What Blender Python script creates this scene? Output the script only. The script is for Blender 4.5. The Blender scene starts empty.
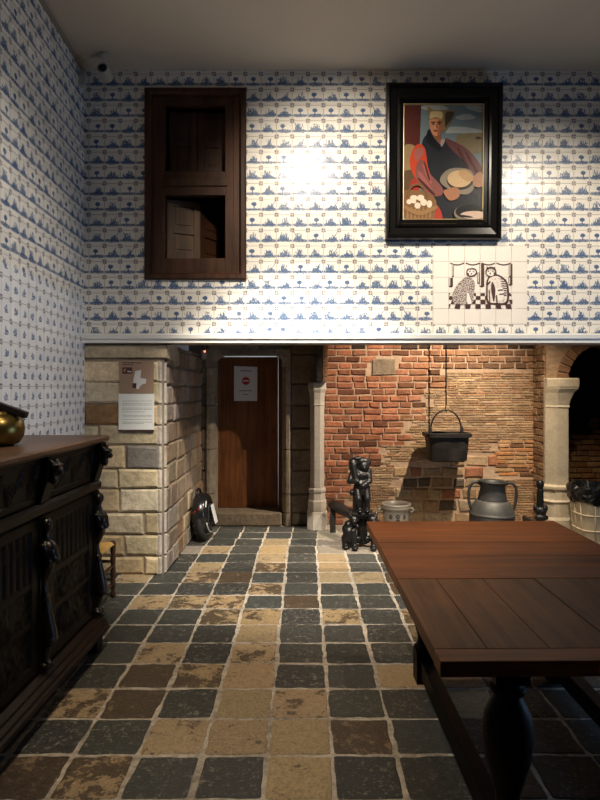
import bpy, bmesh, math, random
from mathutils import Vector, Matrix, noise
C = bpy.context.scene.collection
rnd = random.Random(7)
PI = math.pi

# ------------------------------------------------------------------ camera
EYE = 1.55
cam_d = bpy.data.cameras.new('camera'); cam = bpy.data.objects.new('camera', cam_d); C.objects.link(cam)
cam.location = (0, 0, EYE); cam.rotation_euler = (PI/2, 0, 0)
cam_d.lens = 27.45; cam_d.sensor_width = 36.0; cam_d.sensor_fit = 'AUTO'
cam_d.shift_x = -4/800; cam_d.shift_y = -12/800; cam_d.clip_start = 0.05
bpy.context.scene.camera = cam

# ------------------------------------------------------------------ world, lights, exposure
sc = bpy.context.scene
w = bpy.data.worlds.new('world'); sc.world = w; w.use_nodes = True
w.node_tree.nodes['Background'].inputs[0].default_value = (0.55, 0.70, 1.0, 1)
w.node_tree.nodes['Background'].inputs[1].default_value = 0.15
sc.view_settings.view_transform = 'Standard'; sc.view_settings.look = 'None'
sc.view_settings.gamma = 1.0; sc.view_settings.exposure = 0.0; sc.view_settings.use_curve_mapping = False
WARM = (1.0, 0.80, 0.56)
def spot(name, loc, target, watts, deg, blend=0.6, size=0.05, col=WARM):
    l = bpy.data.lights.new(name, 'SPOT'); o = bpy.data.objects.new(name, l); C.objects.link(o)
    o.location = loc; l.energy = watts; l.color = col; l.spot_size = math.radians(deg); l.spot_blend = blend
    l.shadow_soft_size = size
    o.rotation_euler = (Vector(target)-Vector(loc)).to_track_quat('-Z', 'Y').to_euler()
    return o
def area(name, loc, target, watts, sx, sy, col):
    l = bpy.data.lights.new(name, 'AREA'); o = bpy.data.objects.new(name, l); C.objects.link(o)
    o.location = loc; l.energy = watts; l.color = col; l.shape = 'RECTANGLE'; l.size = sx; l.size_y = sy
    o.rotation_euler = (Vector(target)-Vector(loc)).to_track_quat('-Z', 'Y').to_euler()
    return o
# ceiling track spots of the kitchen
spot('spot_centre', (0.02, 3.12, 4.05), (0.35, 5.05, 2.58), 345, 80, 1.0, 0.07, (1.0, 0.87, 0.70))
spot('spot_floor', (0.02, 3.02, 4.05), (-0.1, 5.5, 0.0), 1250, 50, 0.9, 0.03, (1.0, 0.90, 0.75))
spot('spot_front', (-0.8, 2.55, 4.05), (-0.25, 3.1, 0.0), 330, 52, 1.0, 0.05)
spot('spot_left', (0.5, 1.7, 4.05), (-1.8, 3.6, 1.95), 260, 50, 1.0, 0.05, (1.0, 0.91, 0.80))
spot('spot_right', (2.60, 2.75, 4.05), (1.75, 5.05, 2.30), 330, 62, 1.0, 0.07, (1.0, 0.87, 0.70))
spot('spot_table', (1.0, 3.5, 4.05), (0.95, 3.7, 0.8), 210, 36, 1.0, 0.05, (1.0, 0.75, 0.48))
# lamp inside the chimney hood
spot('spot_hearth', (2.03, 5.36, 3.35), (1.0, 6.9, 0.2), 720, 84, 0.9, 0.02, (1.0, 0.84, 0.65))
spot('spot_recess', (2.45, 5.45, 3.00), (3.1, 6.7, 0.4), 70, 46, 0.6, 0.03, (1.0, 0.78, 0.52))
# daylight from the window in the right wall
area('window_daylight', (3.95, 3.2, 0.95), (0.0, 3.4, 0.9), 34, 1.25, 1.25, (0.38, 0.63, 1.0))
# lit passage behind the closed door
area('passage_lamp', (-0.62, 7.30, 1.2), (-0.62, 7.8, 1.2), 4, 0.7, 1.7, (0.85, 0.92, 1.0))

# ------------------------------------------------------------------ node helper
class E:
    nt = None
    def __init__(s, sock): s.s = sock
    def __add__(a, b): return M('ADD', a, b)
    __radd__ = __add__
    def __sub__(a, b): return M('SUBTRACT', a, b)
    def __rsub__(a, b): return M('SUBTRACT', b, a)
    def __mul__(a, b): return M('MULTIPLY', a, b)
    __rmul__ = __mul__
    def __truediv__(a, b): return M('DIVIDE', a, b)
    def __rtruediv__(a, b): return M('DIVIDE', b, a)
    def __gt__(a, b): return M('GREATER_THAN', a, b)
    def __lt__(a, b): return M('LESS_THAN', a, b)
def M(op, *a):
    n = E.nt.nodes.new('ShaderNodeMath'); n.operation = op
    for i, v in enumerate(a):
        if isinstance(v, E): E.nt.links.new(v.s, n.inputs[i])
        else: n.inputs[i].default_value = v
    return E(n.outputs[0])
def fl(a): return M('FLOOR', a)
def fr(a): return M('FRACT', a)
def mn(a, b): return M('MINIMUM', a, b)
def mx(a, b): return M('MAXIMUM', a, b)
def ab(a): return M('ABSOLUTE', a)
def sq(a): return a*a
def sst(x, lo, hi):
    n = E.nt.nodes.new('ShaderNodeMapRange'); n.interpolation_type = 'SMOOTHSTEP'
    for i, v in enumerate((x, lo, hi)):
        if isinstance(v, E): E.nt.links.new(v.s, n.inputs[i])
        else: n.inputs[i].default_value = v
    return E(n.outputs[0])
def node(t, **kw):
    n = E.nt.nodes.new(t)
    for k, v in kw.items(): setattr(n, k, v)
    return n
def setin(n, key, v):
    if isinstance(v, E): E.nt.links.new(v.s, n.inputs[key])
    else: n.inputs[key].default_value = v
def vec(x, y, z=0.0):
    n = node('ShaderNodeCombineXYZ')
    for i, v in enumerate((x, y, z)): setin(n, i, v)
    return E(n.outputs[0])
def ns(v, scale, detail=3.0, rough=0.55, dist=0.0):
    n = node('ShaderNodeTexNoise'); setin(n, 'Vector', v); setin(n, 'Scale', scale)
    setin(n, 'Detail', detail); setin(n, 'Roughness', rough); setin(n, 'Distortion', dist)
    return E(n.outputs[0])
def white(v):
    n = node('ShaderNodeTexWhiteNoise', noise_dimensions='3D'); setin(n, 'Vector', v)
    return E(n.outputs[1]), E(n.outputs[0])
def sep(v):
    n = node('ShaderNodeSeparateXYZ'); setin(n, 0, v)
    return E(n.outputs[0]), E(n.outputs[1]), E(n.outputs[2])
def mix(f, a, b):
    n = node('ShaderNodeMix', data_type='RGBA'); setin(n, 0, f)
    for k, v in ((6, a), (7, b)):
        if isinstance(v, tuple): v = v if len(v) == 4 else v+(1,)
        setin(n, k, v)
    return E(n.outputs[2])
def mulc(a, b):
    n = node('ShaderNodeMix', data_type='RGBA', blend_type='MULTIPLY'); n.inputs[0].default_value = 1
    for k, v in ((6, a), (7, b)):
        if isinstance(v, tuple): v = v if len(v) == 4 else v+(1,)
        setin(n, k, v)
    return E(n.outputs[2])
def grey(f): return vec(f, f, f)
def objco(): return E(node('ShaderNodeTexCoord').outputs['Object'])
def scl(v, x, y, z):
    n = node('ShaderNodeVectorMath', operation='MULTIPLY'); setin(n, 0, v); n.inputs[1].default_value = (x, y, z)
    return E(n.outputs[0])
def bump(h, strength=0.3, dist=0.01):
    n = node('ShaderNodeBump'); setin(n, 'Height', h); n.inputs['Strength'].default_value = strength
    n.inputs['Distance'].default_value = dist
    return E(n.outputs[0])
def newmat(name):
    m = bpy.data.materials.new(name); m.use_nodes = True; E.nt = m.node_tree
    return m, m.node_tree.nodes['Principled BSDF']
def put(b, col=None, rough=None, metal=None, norm=None, spec=None):
    if col is not None: setin(b, 'Base Color', col if isinstance(col, E) else (col if len(col) == 4 else col+(1,)))
    if rough is not None: setin(b, 'Roughness', rough)
    if metal is not None: setin(b, 'Metallic', metal)
    if spec is not None: setin(b, 'Specular IOR Level', spec)
    if norm is not None: setin(b, 'Normal', norm)

def plain(name, col, rough=0.5, metal=0.0, var=0.15, scale=12.0, bmp=0.0, spec=0.5):
    m, b = newmat(name); o = objco(); n = ns(o, scale, 4)
    k = n*(2*var)+(1-var)
    put(b, mulc(col, grey(k)), rough, metal, bump(n, bmp, 0.01) if bmp else None, spec)
    return m
def wood(name, dark, light, axis=2, rough=0.45, scale=1.0, spec=0.3, bmp=0.15):
    m, b = newmat(name); o = objco()
    s = [14.0*scale]*3; s[axis] = 1.3*scale
    n = ns(scl(o, *s), 1.0, 5, 0.6, 0.6)
    s2 = [60.0*scale]*3; s2[axis] = 3.0*scale
    g = ns(scl(o, *s2), 1.0, 3, 0.6)
    big = ns(o, 2.2, 3)
    f = sst(n*0.6+g*0.25+big*0.3, 0.38, 0.78)
    put(b, mix(f, dark, light), rough+(0.2*n-0.1), 0, bump(g, bmp, 0.004), spec)
    return m

P_T = 0.1295   # side of a wall tile
def delft(name, figures):
    m, b = newmat(name)
    o = objco(); x, y, z = sep(o)
    u = (x-1.068)/P_T+200.0; v = (z-2.7255)/P_T+200.0
    iu, iv, fu, fv = fl(u), fl(v), fr(u), fr(v)
    rc, r0 = white(vec(iu, iv, 0.0)); r1, r2, r3 = sep(rc)
    rc2, r4 = white(vec(iu, iv, 5.0)); r5, r6, r7 = sep(rc2)
    cu = mn(fu, 1.0-fu); cv = mn(fv, 1.0-fv)
    seedv = vec(fu+r1*37.0, fv+r2*53.0, 0.0)
    nf = ns(seedv, 14.0, 3, 0.6); nm = ns(seedv, 6.0, 3, 0.6)
    nstroke = ns(scl(seedv, 1.0, 4.0, 1.0), 9.0, 3, 0.6)
    grout = 1.0-sst(mn(cu, cv), 0.008, 0.02)
    # corner flower
    du, dv = cu-0.078, cv-0.078
    dd = M('SQRT', sq(du)+sq(dv))+(nf-0.5)*0.06
    spider = 1.0-sst(dd, 0.046, 0.068)
    fg = fv if figures else fv-0.055
    def blob(cx, cy, rx, ry, soft=0.25, amt=0.9):
        d = M('SQRT', sq((fu-cx)/rx)+sq((fg-cy)/ry))+(nm-0.5)*amt
        return 1.0-sst(d, 1.0-soft, 1.0)
    cx = 0.38+r3*0.24
    if figures:
        a = blob(0.5+(r4-0.5)*0.1, 0.54, 0.12, 0.20, 0.3, 1.6)
        bb = blob(cx, 0.50, 0.21, 0.17, 0.3, 2.0)
        c = blob(0.5, 0.38, 0.24, 0.035, 0.3, 1.0)
        m2 = mx(a, bb)*sst(nf, 0.36, 0.56)
        body = mx(m2, c*0.7)
        ink = mn(body, 1.0)*0.95
    else:
        # ground strip with ragged edges, thinning towards the sides
        lens = 1.0-sq((fu-0.5)*2.0)
        half = 0.045+0.06*lens*r4
        edge = (ns(vec(fu*7.0+r1*31.0, fg*5.0+r2*17.0, 0.0), 1.6, 3, 0.7)-0.5)*0.22
        dg = ab(fg-0.285)+edge
        ground = (1.0-sst(dg, half, half+0.03))*sst(cu, 0.0, 0.05+0.07*r5)*(0.40+0.85*sst(nstroke, 0.43, 0.53))
        # a small town, thicket or ship
        dxc = mx(1.0-sq((fu-cx)*(2.1+1.2*r5)), 0.0)
        strk = ns(vec(fu*15.0+r4*71.0, fg*4.5+r2*9.0, r5*9.0), 1.0, 3, 0.65)
        thr = 0.29+mx(fg-0.36, 0.0)*(0.42+0.40*r3)+(1.0-dxc)*0.30
        town = sst(strk, thr, thr+0.05)*sst(fg, 0.26, 0.30)*(dxc > 0.02)*(0.55+0.6*sst(nf, 0.42, 0.56))*(1.0-sst(fg, 0.72, 0.80))
        # tree
        tree = mx(blob(cx, 0.62, 0.18, 0.14, 0.2, 0.7)*(0.6+0.5*sst(nf, 0.35, 0.6)),
                  (1.0-sst(ab(fu-cx), 0.02, 0.04))*sst(fg, 0.24, 0.27)*(1.0-sst(fg, 0.6, 0.62)))
        # leaning mast or mill sail
        lean = (fu-cx)-(fg-0.38)*(r3-0.5)*1.5
        mast = (1.0-sst(ab(lean), 0.014, 0.032))*sst(fg, 0.28, 0.32)*(1.0-sst(fg, 0.80, 0.84))
        isT = r6 < 0.27
        isB = r6 > 0.27
        isM = r6 > 0.62
        ink = mx(ground, mx(tree*isT, mx(mast*isM*0.85, town*isB)))
    ink = mn(ink*(1.05+0.4*r7), 1.0)
    glaze = mix(r5, (0.88, 0.845, 0.775), (0.81, 0.78, 0.72)) if not figures else mix(r5, (0.88, 0.88, 0.89), (0.80, 0.81, 0.83))
    blue = mix(sst(nf, 0.35, 0.65), (0.005, 0.035, 0.12), (0.026, 0.12, 0.30))
    spc = mix(r4, (0.16, 0.10, 0.10), (0.09, 0.09, 0.14))
    col = mix(ink*0.93, glaze, blue)
    col = mix(spider*(0.75+0.25*r4), col, spc)
    col = mix(grout*(0.65+0.35*r1), col, (0.20, 0.14, 0.10))
    tilt = (fu-0.5)*(r3-0.5)*1.6+(fv-0.5)*(r7-0.5)*1.6
    wav = ns(o, 22.0, 2)
    h = tilt*0.55+wav*0.30-grout*0.30
    put(b, col, 0.235+grout*0.4+0.08*r2, 0, bump(h, 0.28, 0.012), 0.27)
    return m

def attr_mat(name, rough=0.85, bmp=0.5, speck=0.35, scale=26.0, spec=0.25):
    """stone or brick: colour from the mesh, roughened with noise"""
    m, b = newmat(name); o = objco()
    a = node('ShaderNodeVertexColor', layer_name='Col')
    n = ns(o, scale, 5, 0.65); n2 = ns(o, scale*0.22, 4, 0.6)
    k = (n*0.9+n2*0.9-0.9)*speck*2.2+1.0
    put(b, mulc(E(a.outputs[0]), grey(k)), rough, 0, bump(n+n2, bmp, 0.012), spec)
    return m
def floor_mat(name):
    m, b = newmat(name); o = objco()
    a = node('ShaderNodeVertexColor', layer_name='Col'); col = E(a.outputs[0]); wear = E(a.outputs[1])
    big = ns(o, 7.0, 6, 0.74, 0.6); fine = ns(o, 75.0, 4, 0.65); mid = ns(o, 28.0, 5, 0.75)
    k = (fine*0.9+mid*1.0-0.95)*1.5+1.0
    base = mulc(col, grey(k))
    th = 1.0-wear
    flake = sst(big*0.65+mid*0.35, th, th+0.035)
    c2 = mix(flake*0.9, base, mulc((0.050, 0.034, 0.022), grey(k)))
    pale = sst(mid*0.55+fine*0.35+big*0.20, 0.57, 0.68)*(0.22+(wear < 0.36)*wear*1.7)
    c2 = mix(pale, c2, (0.30, 0.265, 0.215))
    put(b, c2, 0.36+0.40*mid-flake*0.05, 0, bump(mid*0.8+big*0.8+fine*0.35, 0.5, 0.012), 0.4)
    return m
def mortar_mat(name, c1, c2):
    m, b = newmat(name); o = objco(); n = ns(o, 30.0, 5, 0.65); n2 = ns(o, 3.0, 3)
    put(b, mix(sst(n*0.6+n2*0.5, 0.35, 0.75), c1, c2), 0.9, 0, bump(n, 0.5, 0.01), 0.2)
    return m
MT = {}
MT['tiles'] = delft('landscape_tiles', False)
MT['tiles_fig'] = delft('figure_tiles', True)
MT['stone'] = attr_mat('ashlar_stone', 0.88, 0.9, 0.62, 20)
MT['brick'] = attr_mat('brick', 0.9, 0.8, 0.62, 36)
MT['floor'] = floor_mat('flagstone')
MT['mortar_floor'] = mortar_mat('floor_mortar', (0.20, 0.175, 0.145), (0.56, 0.50, 0.42))
MT['mortar_stone'] = mortar_mat('stone_mortar', (0.20, 0.155, 0.11), (0.34, 0.27, 0.20))
MT['mortar_brick'] = mortar_mat('brick_mortar', (0.34, 0.22, 0.14), (0.50, 0.36, 0.25))
MT['plaster'] = plain('ceiling_plaster', (0.56, 0.485, 0.39), 0.9, var=0.08, scale=2.0, bmp=0.1)
MT['whitewash'] = plain('white_paint', (0.74, 0.72, 0.68), 0.7, var=0.06, scale=3)
MT['room_plaster'] = plain('dark_room_plaster', (0.16, 0.14, 0.12), 0.9, var=0.08, scale=2.0)  # colour kept dark so the unseen walls bounce little light
MT['trimwhite'] = plain('white_moulding_paint', (0.78, 0.77, 0.74), 0.5, var=0.06, scale=8)
MT['trimgrey'] = plain('brown_grey_beam', (0.30, 0.245, 0.20), 0.75, var=0.2, scale=9)
MT['limestone'] = attr_mat('limestone', 0.8, 0.35, 0.25, 30)
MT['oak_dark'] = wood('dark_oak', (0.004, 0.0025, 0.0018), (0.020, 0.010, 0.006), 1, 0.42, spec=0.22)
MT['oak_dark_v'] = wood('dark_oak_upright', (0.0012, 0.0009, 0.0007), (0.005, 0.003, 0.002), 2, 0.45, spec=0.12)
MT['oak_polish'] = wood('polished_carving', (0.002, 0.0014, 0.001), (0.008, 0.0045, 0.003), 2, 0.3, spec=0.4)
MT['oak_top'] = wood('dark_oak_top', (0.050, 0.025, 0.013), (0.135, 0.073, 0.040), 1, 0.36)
MT['oak_cup'] = wood('cupboard_oak', (0.022, 0.009, 0.0045), (0.085, 0.034, 0.016), 2, 0.5)
MT['oak_leaf'] = wood('weathered_oak', (0.055, 0.032, 0.020), (0.15, 0.095, 0.060), 2, 0.6)
MT['oak_door'] = wood('door_oak', (0.075, 0.026, 0.008), (0.22, 0.08, 0.025), 2, 0.55)
MT['oak_table_y'] = wood('table_oak', (0.075, 0.032, 0.013), (0.23, 0.105, 0.045), 1, 0.5, spec=0.2)
MT['oak_table_x'] = wood('table_oak_cross', (0.10, 0.030, 0.008), (0.32, 0.105, 0.028), 0, 0.45, spec=0.2)
MT['oak_leg'] = wood('table_leg_oak', (0.003, 0.0018, 0.001), (0.012, 0.006, 0.004), 2, 0.5, spec=0.15)
MT['ebony'] = plain('black_frame', (0.004, 0.0038, 0.0038), 0.22, var=0.3, spec=0.32)
MT['gilt'] = plain('gilt', (0.52, 0.40, 0.20), 0.4, 0.4)
MT['iron'] = plain('cast_iron', (0.018, 0.017, 0.017), 0.36, 0.55, 0.4, 40, 0.3)
MT['iron_rust'] = plain('rusty_iron', (0.022, 0.017, 0.014), 0.6, 0.35, 0.5, 18, 0.5)
MT['pewter'] = plain('dull_pewter', (0.085, 0.083, 0.076), 0.55, 0.5, 0.35, 14, 0.15)
MT['pewter_dark'] = plain('dark_pewter', (0.045, 0.044, 0.042), 0.55, 0.5, 0.35, 14, 0.15)
MT['brass'] = plain('old_brass', (0.17, 0.115, 0.032), 0.3, 0.9, 0.35, 9, 0.1)
MT['stoneware'] = plain('grey_stoneware', (0.15, 0.13, 0.105), 0.42, var=0.15, scale=20)
MT['cobalt'] = plain('cobalt_glaze', (0.012, 0.013, 0.025), 0.35)
MT['rush'] = wood('rush_seat', (0.42, 0.23, 0.06), (0.72, 0.44, 0.13), 0, 0.7, 1.6)
MT['chairwood'] = wood('turned_chair_wood', (0.025, 0.011, 0.006), (0.085, 0.038, 0.018), 2, 0.35)
MT['blackplastic'] = plain('black_plastic', (0.008, 0.008, 0.009), 0.22, var=0.2, spec=0.6)
MT['rubber'] = plain('black_rubber', (0.012, 0.012, 0.012), 0.7, var=0.2)
MT['whiteplastic'] = plain('white_plastic', (0.55, 0.55, 0.54), 0.4, var=0.04)
MT['greyplastic'] = plain('off_white_plastic', (0.42, 0.40, 0.35), 0.5, var=0.05)
MT['redplastic'] = plain('red_reflector', (0.22, 0.015, 0.01), 0.3, var=0.05)
MT['bin'] = plain('cream_bin_plastic', (0.62, 0.52, 0.36), 0.45, var=0.08)
MT['bin_in'] = plain('cream_bin_panel', (0.52, 0.43, 0.29), 0.55, var=0.08)
MT['bag'] = plain('black_bin_liner', (0.006, 0.006, 0.007), 0.34, var=0.3, spec=0.4)
MT['signbrown'] = plain('brown_sign', (0.30, 0.20, 0.14), 0.6, var=0.03)
MT['signwhite'] = plain('white_sign', (0.76, 0.78, 0.76), 0.5, var=0.02)
MT['paper'] = plain('paper', (0.62, 0.61, 0.60), 0.7, var=0.03)
MT['ink'] = plain('grey_print', (0.34, 0.35, 0.34), 0.7, var=0.05)
MT['inkdark'] = plain('dark_brown_print', (0.060, 0.018, 0.012), 0.6, var=0.05)
MT['red'] = plain('red_print', (0.40, 0.02, 0.02), 0.6, var=0.03)
MT['glasslens'] = plain('dark_lens', (0.004, 0.004, 0.005), 0.08, var=0.0)
MT['tilewhite'] = plain('plain_white_glaze', (0.86, 0.80, 0.73), 0.22, var=0.05, scale=7)
MT['manganese'] = plain('manganese_glaze', (0.075, 0.035, 0.035), 0.3, var=0.2)
def mang(name, lo, hi, sc_, c=(0.085, 0.042, 0.040)):
    m, b = newmat(name); o = objco(); n = ns(o, sc_, 3, 0.7)
    put(b, mix(sst(n, lo, hi), (0.80, 0.72, 0.66), c), 0.25)
    return m
MT['mangfur'] = mang('manganese_fur', 0.38, 0.58, 130.0)
MT['manglight'] = mang('manganese_wash', 0.50, 0.85, 60.0)
def emis(name, col, st):
    m, b = newmat(name); put(b, (0, 0, 0)); setin(b, 'Emission Color', col+(1,)); setin(b, 'Emission Strength', st); return m
MT['led'] = emis('red_indicator_light', (1.0, 0.12, 0.06), 6.0)
m, b = newmat('window_glass'); put(b, (0.9, 0.95, 1.0), 0.05); setin(b, 'Transmission Weight', 1.0); setin(b, 'IOR', 1.45); MT['glass'] = m

# ------------------------------------------------------------------ mesh helpers
class MB:
    def __init__(s): s.v = []; s.f = []; s.m = []; s.c = []; s.sm = []
    def add(s, vs, fs, mat=0, col=(1, 1, 1, 1), smooth=False):
        o = len(s.v); s.v += [tuple(p) for p in vs]
        for f in fs: s.f.append([i+o for i in f]); s.m.append(mat); s.c.append(col); s.sm.append(smooth)
        return s
    def box(s, x0, x1, y0, y1, z0, z1, mat=0, col=(1, 1, 1, 1), tf=None):
        vs = [(x, y, z) for z in (z0, z1) for y in (y0, y1) for x in (x0, x1)]
        if tf: vs = [tf @ Vector(p) for p in vs]
        return s.add(vs, [(0, 2, 3, 1), (4, 5, 7, 6), (0, 1, 5, 4), (2, 6, 7, 3), (0, 4, 6, 2), (1, 3, 7, 5)], mat, col)
    def lathe(s, prof, cx=0, cy=0, z0=0, seg=32, mat=0, tf=None, sx=1, sy=1, flat=False, rot=0.0):
        vs = []; fs = []
        for r, z in prof:
            for k in range(seg):
                a = 2*PI*k/seg+rot; vs.append(Vector((cx+sx*r*math.cos(a), cy+sy*r*math.sin(a), z0+z)))
        if tf: vs = [tf @ p for p in vs]
        for i in range(len(prof)-1):
            for k in range(seg):
                k2 = (k+1) % seg; fs.append((i*seg+k, i*seg+k2, (i+1)*seg+k2, (i+1)*seg+k))
        fs.append(tuple(range(seg))[::-1]); n = len(prof)-1; fs.append(tuple(n*seg+k for k in range(seg)))
        return s.add(vs, fs, mat, smooth=not flat)
    def tube(s, pts, r, seg=10, mat=0, rs=None, flat=1.0):
        pts = [Vector(p) for p in pts]; vs = []; fs = []; n = len(pts)
        up = None
        for i, p in enumerate(pts):
            t = (pts[min(i+1, n-1)]-pts[max(i-1, 0)]).normalized()
            if up is None:
                up = Vector((0, 0, 1)) if abs(t.z) < 0.9 else Vector((1, 0, 0))
            a = t.cross(up).normalized(); b_ = a.cross(t).normalized(); up = b_
            rr = rs[i] if rs else r
            for k in range(seg):
                an = 2*PI*k/seg; vs.append(p+a*math.cos(an)*rr+b_*math.sin(an)*rr*flat)
        for i in range(n-1):
            for k in range(seg):
                k2 = (k+1) % seg; fs.append((i*seg+k, i*seg+k2, (i+1)*seg+k2, (i+1)*seg+k))
        fs.append(tuple(range(seg))[::-1]); fs.append(tuple((n-1)*seg+k for k in range(seg)))
        return s.add(vs, fs, mat, smooth=True)
    def prism(s, poly, fn, d0, d1, mat=0, col=(1, 1, 1, 1), smooth=False):
        """poly of (u,v) extruded from depth d0 to d1; fn(u,v,d) -> xyz"""
        n = len(poly)
        vs = [fn(u, v, d0) for u, v in poly]+[fn(u, v, d1) for u, v in poly]
        fs = [tuple(range(n)), tuple(range(2*n-1, n-1, -1))]
        for k in range(n):
            k2 = (k+1) % n; fs.append((k, n+k, n+k2, k2))
        return s.add(vs, fs, mat, col, smooth)
    def block(s, u0, v0, u1, v1, fn, d0, d1, ch, col, mat=0, jit=0.0):
        """one masonry block: face at depth d1 with chamfered edges back to d0"""
        j = lambda: rnd.uniform(-jit, jit)
        q = [(u0+j(), v0+j()), (u1+j(), v0+j()), (u1+j(), v1+j()), (u0+j(), v1+j())]
        cu, cv = (u0+u1)/2, (v0+v1)/2
        qi = [(u+math.copysign(ch, cu-u), v+math.copysign(ch, cv-v)) for u, v in q]
        dm = d1-(d1-d0)*0.0
        vs = [fn(u, v, d0) for u, v in q]+[fn(u, v, d0+(d1-d0)*0.55) for u, v in q]+[fn(u, v, d1) for u, v in qi]
        fs = [(8, 9, 10, 11)]
        for k in range(4):
            k2 = (k+1) % 4
            fs += [(k, k2, 4+k2, 4+k), (4+k, 4+k2, 8+k2, 8+k)]
        return s.add(vs, fs, mat, col)
    def build(s, name, mats, parent=None, loc=None, bevel=0.0, seg=2, fixn=True):
        me = bpy.data.meshes.new(name); me.from_pydata(s.v, [], s.f)
        if not isinstance(mats, (list, tuple)): mats = [mats]
        for mm in mats: me.materials.append(MT[mm] if isinstance(mm, str) else mm)
        me.polygons.foreach_set('material_index', s.m); me.polygons.foreach_set('use_smooth', s.sm)
        ca = me.color_attributes.new('Col', 'FLOAT_COLOR', 'CORNER')
        flat = []
        for p, c in zip(me.polygons, s.c):
            flat += list(c)*p.loop_total
        ca.data.foreach_set('color', flat)
        if fixn:
            bm = bmesh.new(); bm.from_mesh(me); bmesh.ops.recalc_face_normals(bm, faces=bm.faces)
            bm.to_mesh(me); bm.free()
        me.update()
        o = bpy.data.objects.new(name, me); C.objects.link(o)
        if parent: o.parent = parent
        if loc: o.location = loc
        if bevel:
            b_ = o.modifiers.new('bevel', 'BEVEL'); b_.width = bevel; b_.segments = seg; b_.limit_method = 'ANGLE'; b_.angle_limit = math.radians(40)
        return o
def struct(o, label=None):
    o['kind'] = 'structure'
    if label: o['label'] = label
    return o
def tag(o, label, cat, group=None):
    o['label'] = label; o['category'] = cat
    if group: o['group'] = group
    return o
def thing(name, label, cat, loc=(0, 0, 0), rot=(0, 0, 0), group=None):
    o = bpy.data.objects.new(name, None); C.objects.link(o); o.location = loc; o.rotation_euler = rot; o.empty_display_size = 0.1
    return tag(o, label, cat, group)
def sculpt(name, prims, voxel, mat, parent=None, smooth=4, cutbelow=None):
    """a cast or carved figure: ellipsoids and tapering limbs melted into one skin"""
    bm = bmesh.new()
    for p in prims:
        if p[0] == 'e':
            _, c, r = p[:3]; mtx = Matrix.Translation(c)
            if len(p) > 3: mtx = mtx @ p[3].to_matrix().to_4x4()
            mtx = mtx @ Matrix.Diagonal((r[0], r[1], r[2], 1))
            bmesh.ops.create_uvsphere(bm, u_segments=20, v_segments=12, radius=1, matrix=mtx)
        elif p[0] == 'c':
            _, a, b_, ra, rb = p; a = Vector(a); b_ = Vector(b_); n = max(3, int((b_-a).length/min(ra, rb)*2))
            for i in range(n+1):
                t = i/n; r = ra+(rb-ra)*t
                bmesh.ops.create_icosphere(bm, subdivisions=2, radius=r, matrix=Matrix.Translation(a.lerp(b_, t)))
        elif p[0] == 'b':
            _, c, d = p; bmesh.ops.create_cube(bm, size=1, matrix=Matrix.Translation(c) @ Matrix.Diagonal((d[0], d[1], d[2], 1)))
    me = bpy.data.meshes.new(name+'_raw'); bm.to_mesh(me); bm.free()
    o = bpy.data.objects.new(name+'_raw', me); C.objects.link(o)
    r = o.modifiers.new('r', 'REMESH'); r.mode = 'VOXEL'; r.voxel_size = voxel; r.use_smooth_shade = True
    sm = o.modifiers.new('s', 'SMOOTH'); sm.iterations = smooth; sm.factor = 0.5
    dg = bpy.context.evaluated_depsgraph_get(); dg.update()
    me2 = bpy.data.meshes.new_from_object(o.evaluated_get(dg)); me2.name = name
    bpy.data.objects.remove(o); bpy.data.meshes.remove(me)
    me2.materials.clear(); me2.materials.append(MT[mat])
    ob = bpy.data.objects.new(name, me2); C.objects.link(ob)
    if parent: ob.parent = parent
    return ob
def smooth_poly(pts, n=6, closed=True):
    out = []; L = len(pts)
    for i in range(L):
        p0, p1, p2, p3 = (Vector((*pts[(i+k) % L], 0)) for k in (-1, 0, 1, 2))
        for j in range(n):
            t = j/n
            q = 0.5*((2*p1)+(-p0+p2)*t+(2*p0-5*p1+4*p2-p3)*t*t+(-p0+3*p1-3*p2+p3)*t**3)
            out.append((q.x, q.y))
    return out
def circ(cx, cy, rx, ry=None, n=28):
    ry = ry or rx
    return [(cx+rx*math.cos(2*PI*k/n), cy+ry*math.sin(2*PI*k/n)) for k in range(n)]
def vary(c, a=0.15):
    k = 1+rnd.uniform(-a, a); return (c[0]*k*(1+rnd.uniform(-.04, .04)), c[1]*k, c[2]*k*(1+rnd.uniform(-.06, .06)), 1)

# ------------------------------------------------------------------ setting
WY = 5.05       # tiled wall above the hearth
CEIL = 4.18
# floor: flagstones on a mortar bed
PAT = {  # rows from the near end, columns from the left; D slate, T sandy, M sandy with dark flakes, B brown
 0: 'BMDDTDD', 1: 'DDTTTBD', 2: 'MBDTTDD', 3: 'DBMTDDT', 4: 'DMDMDDD', 5: 'DDDTDDD', 6: 'DDMMDMD',
 7: 'MMMDBDD', 8: 'DDDMDDD', 9: 'DMBDDTT', 10: 'DTDMDTD', 11: 'DDDTDTD', 12: 'PTDTDPP', 13: 'DDDTDPP',
 14: 'DDDDDPP', 15: 'DDDDDPP'}
fb = MB()
fb.add([(-2.2, -3.2, -0.004), (4.6, -3.2, -0.004), (4.6, 8.6, -0.004), (-2.2, 8.6, -0.004)], [(0, 1, 2, 3)], 1)
fb.box(-2.2, 4.6, -3.2, 8.6, -0.12, -0.012, 1)
TX, TY, X0, Y0 = 0.2735, 0.2845, -0.156, 2.295
COLS = {'D': (0.042, 0.044, 0.040), 'T': (0.32, 0.235, 0.135), 'M': (0.33, 0.24, 0.135), 'B': (0.20, 0.145, 0.085), 'P': (0.24, 0.21, 0.17)}
WEAR = {'D': (0.02, 0.34), 'T': (0.41, 0.47), 'M': (0.475, 0.55), 'B': (0.54, 0.60), 'P': (0.2, 0.3)}
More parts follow.
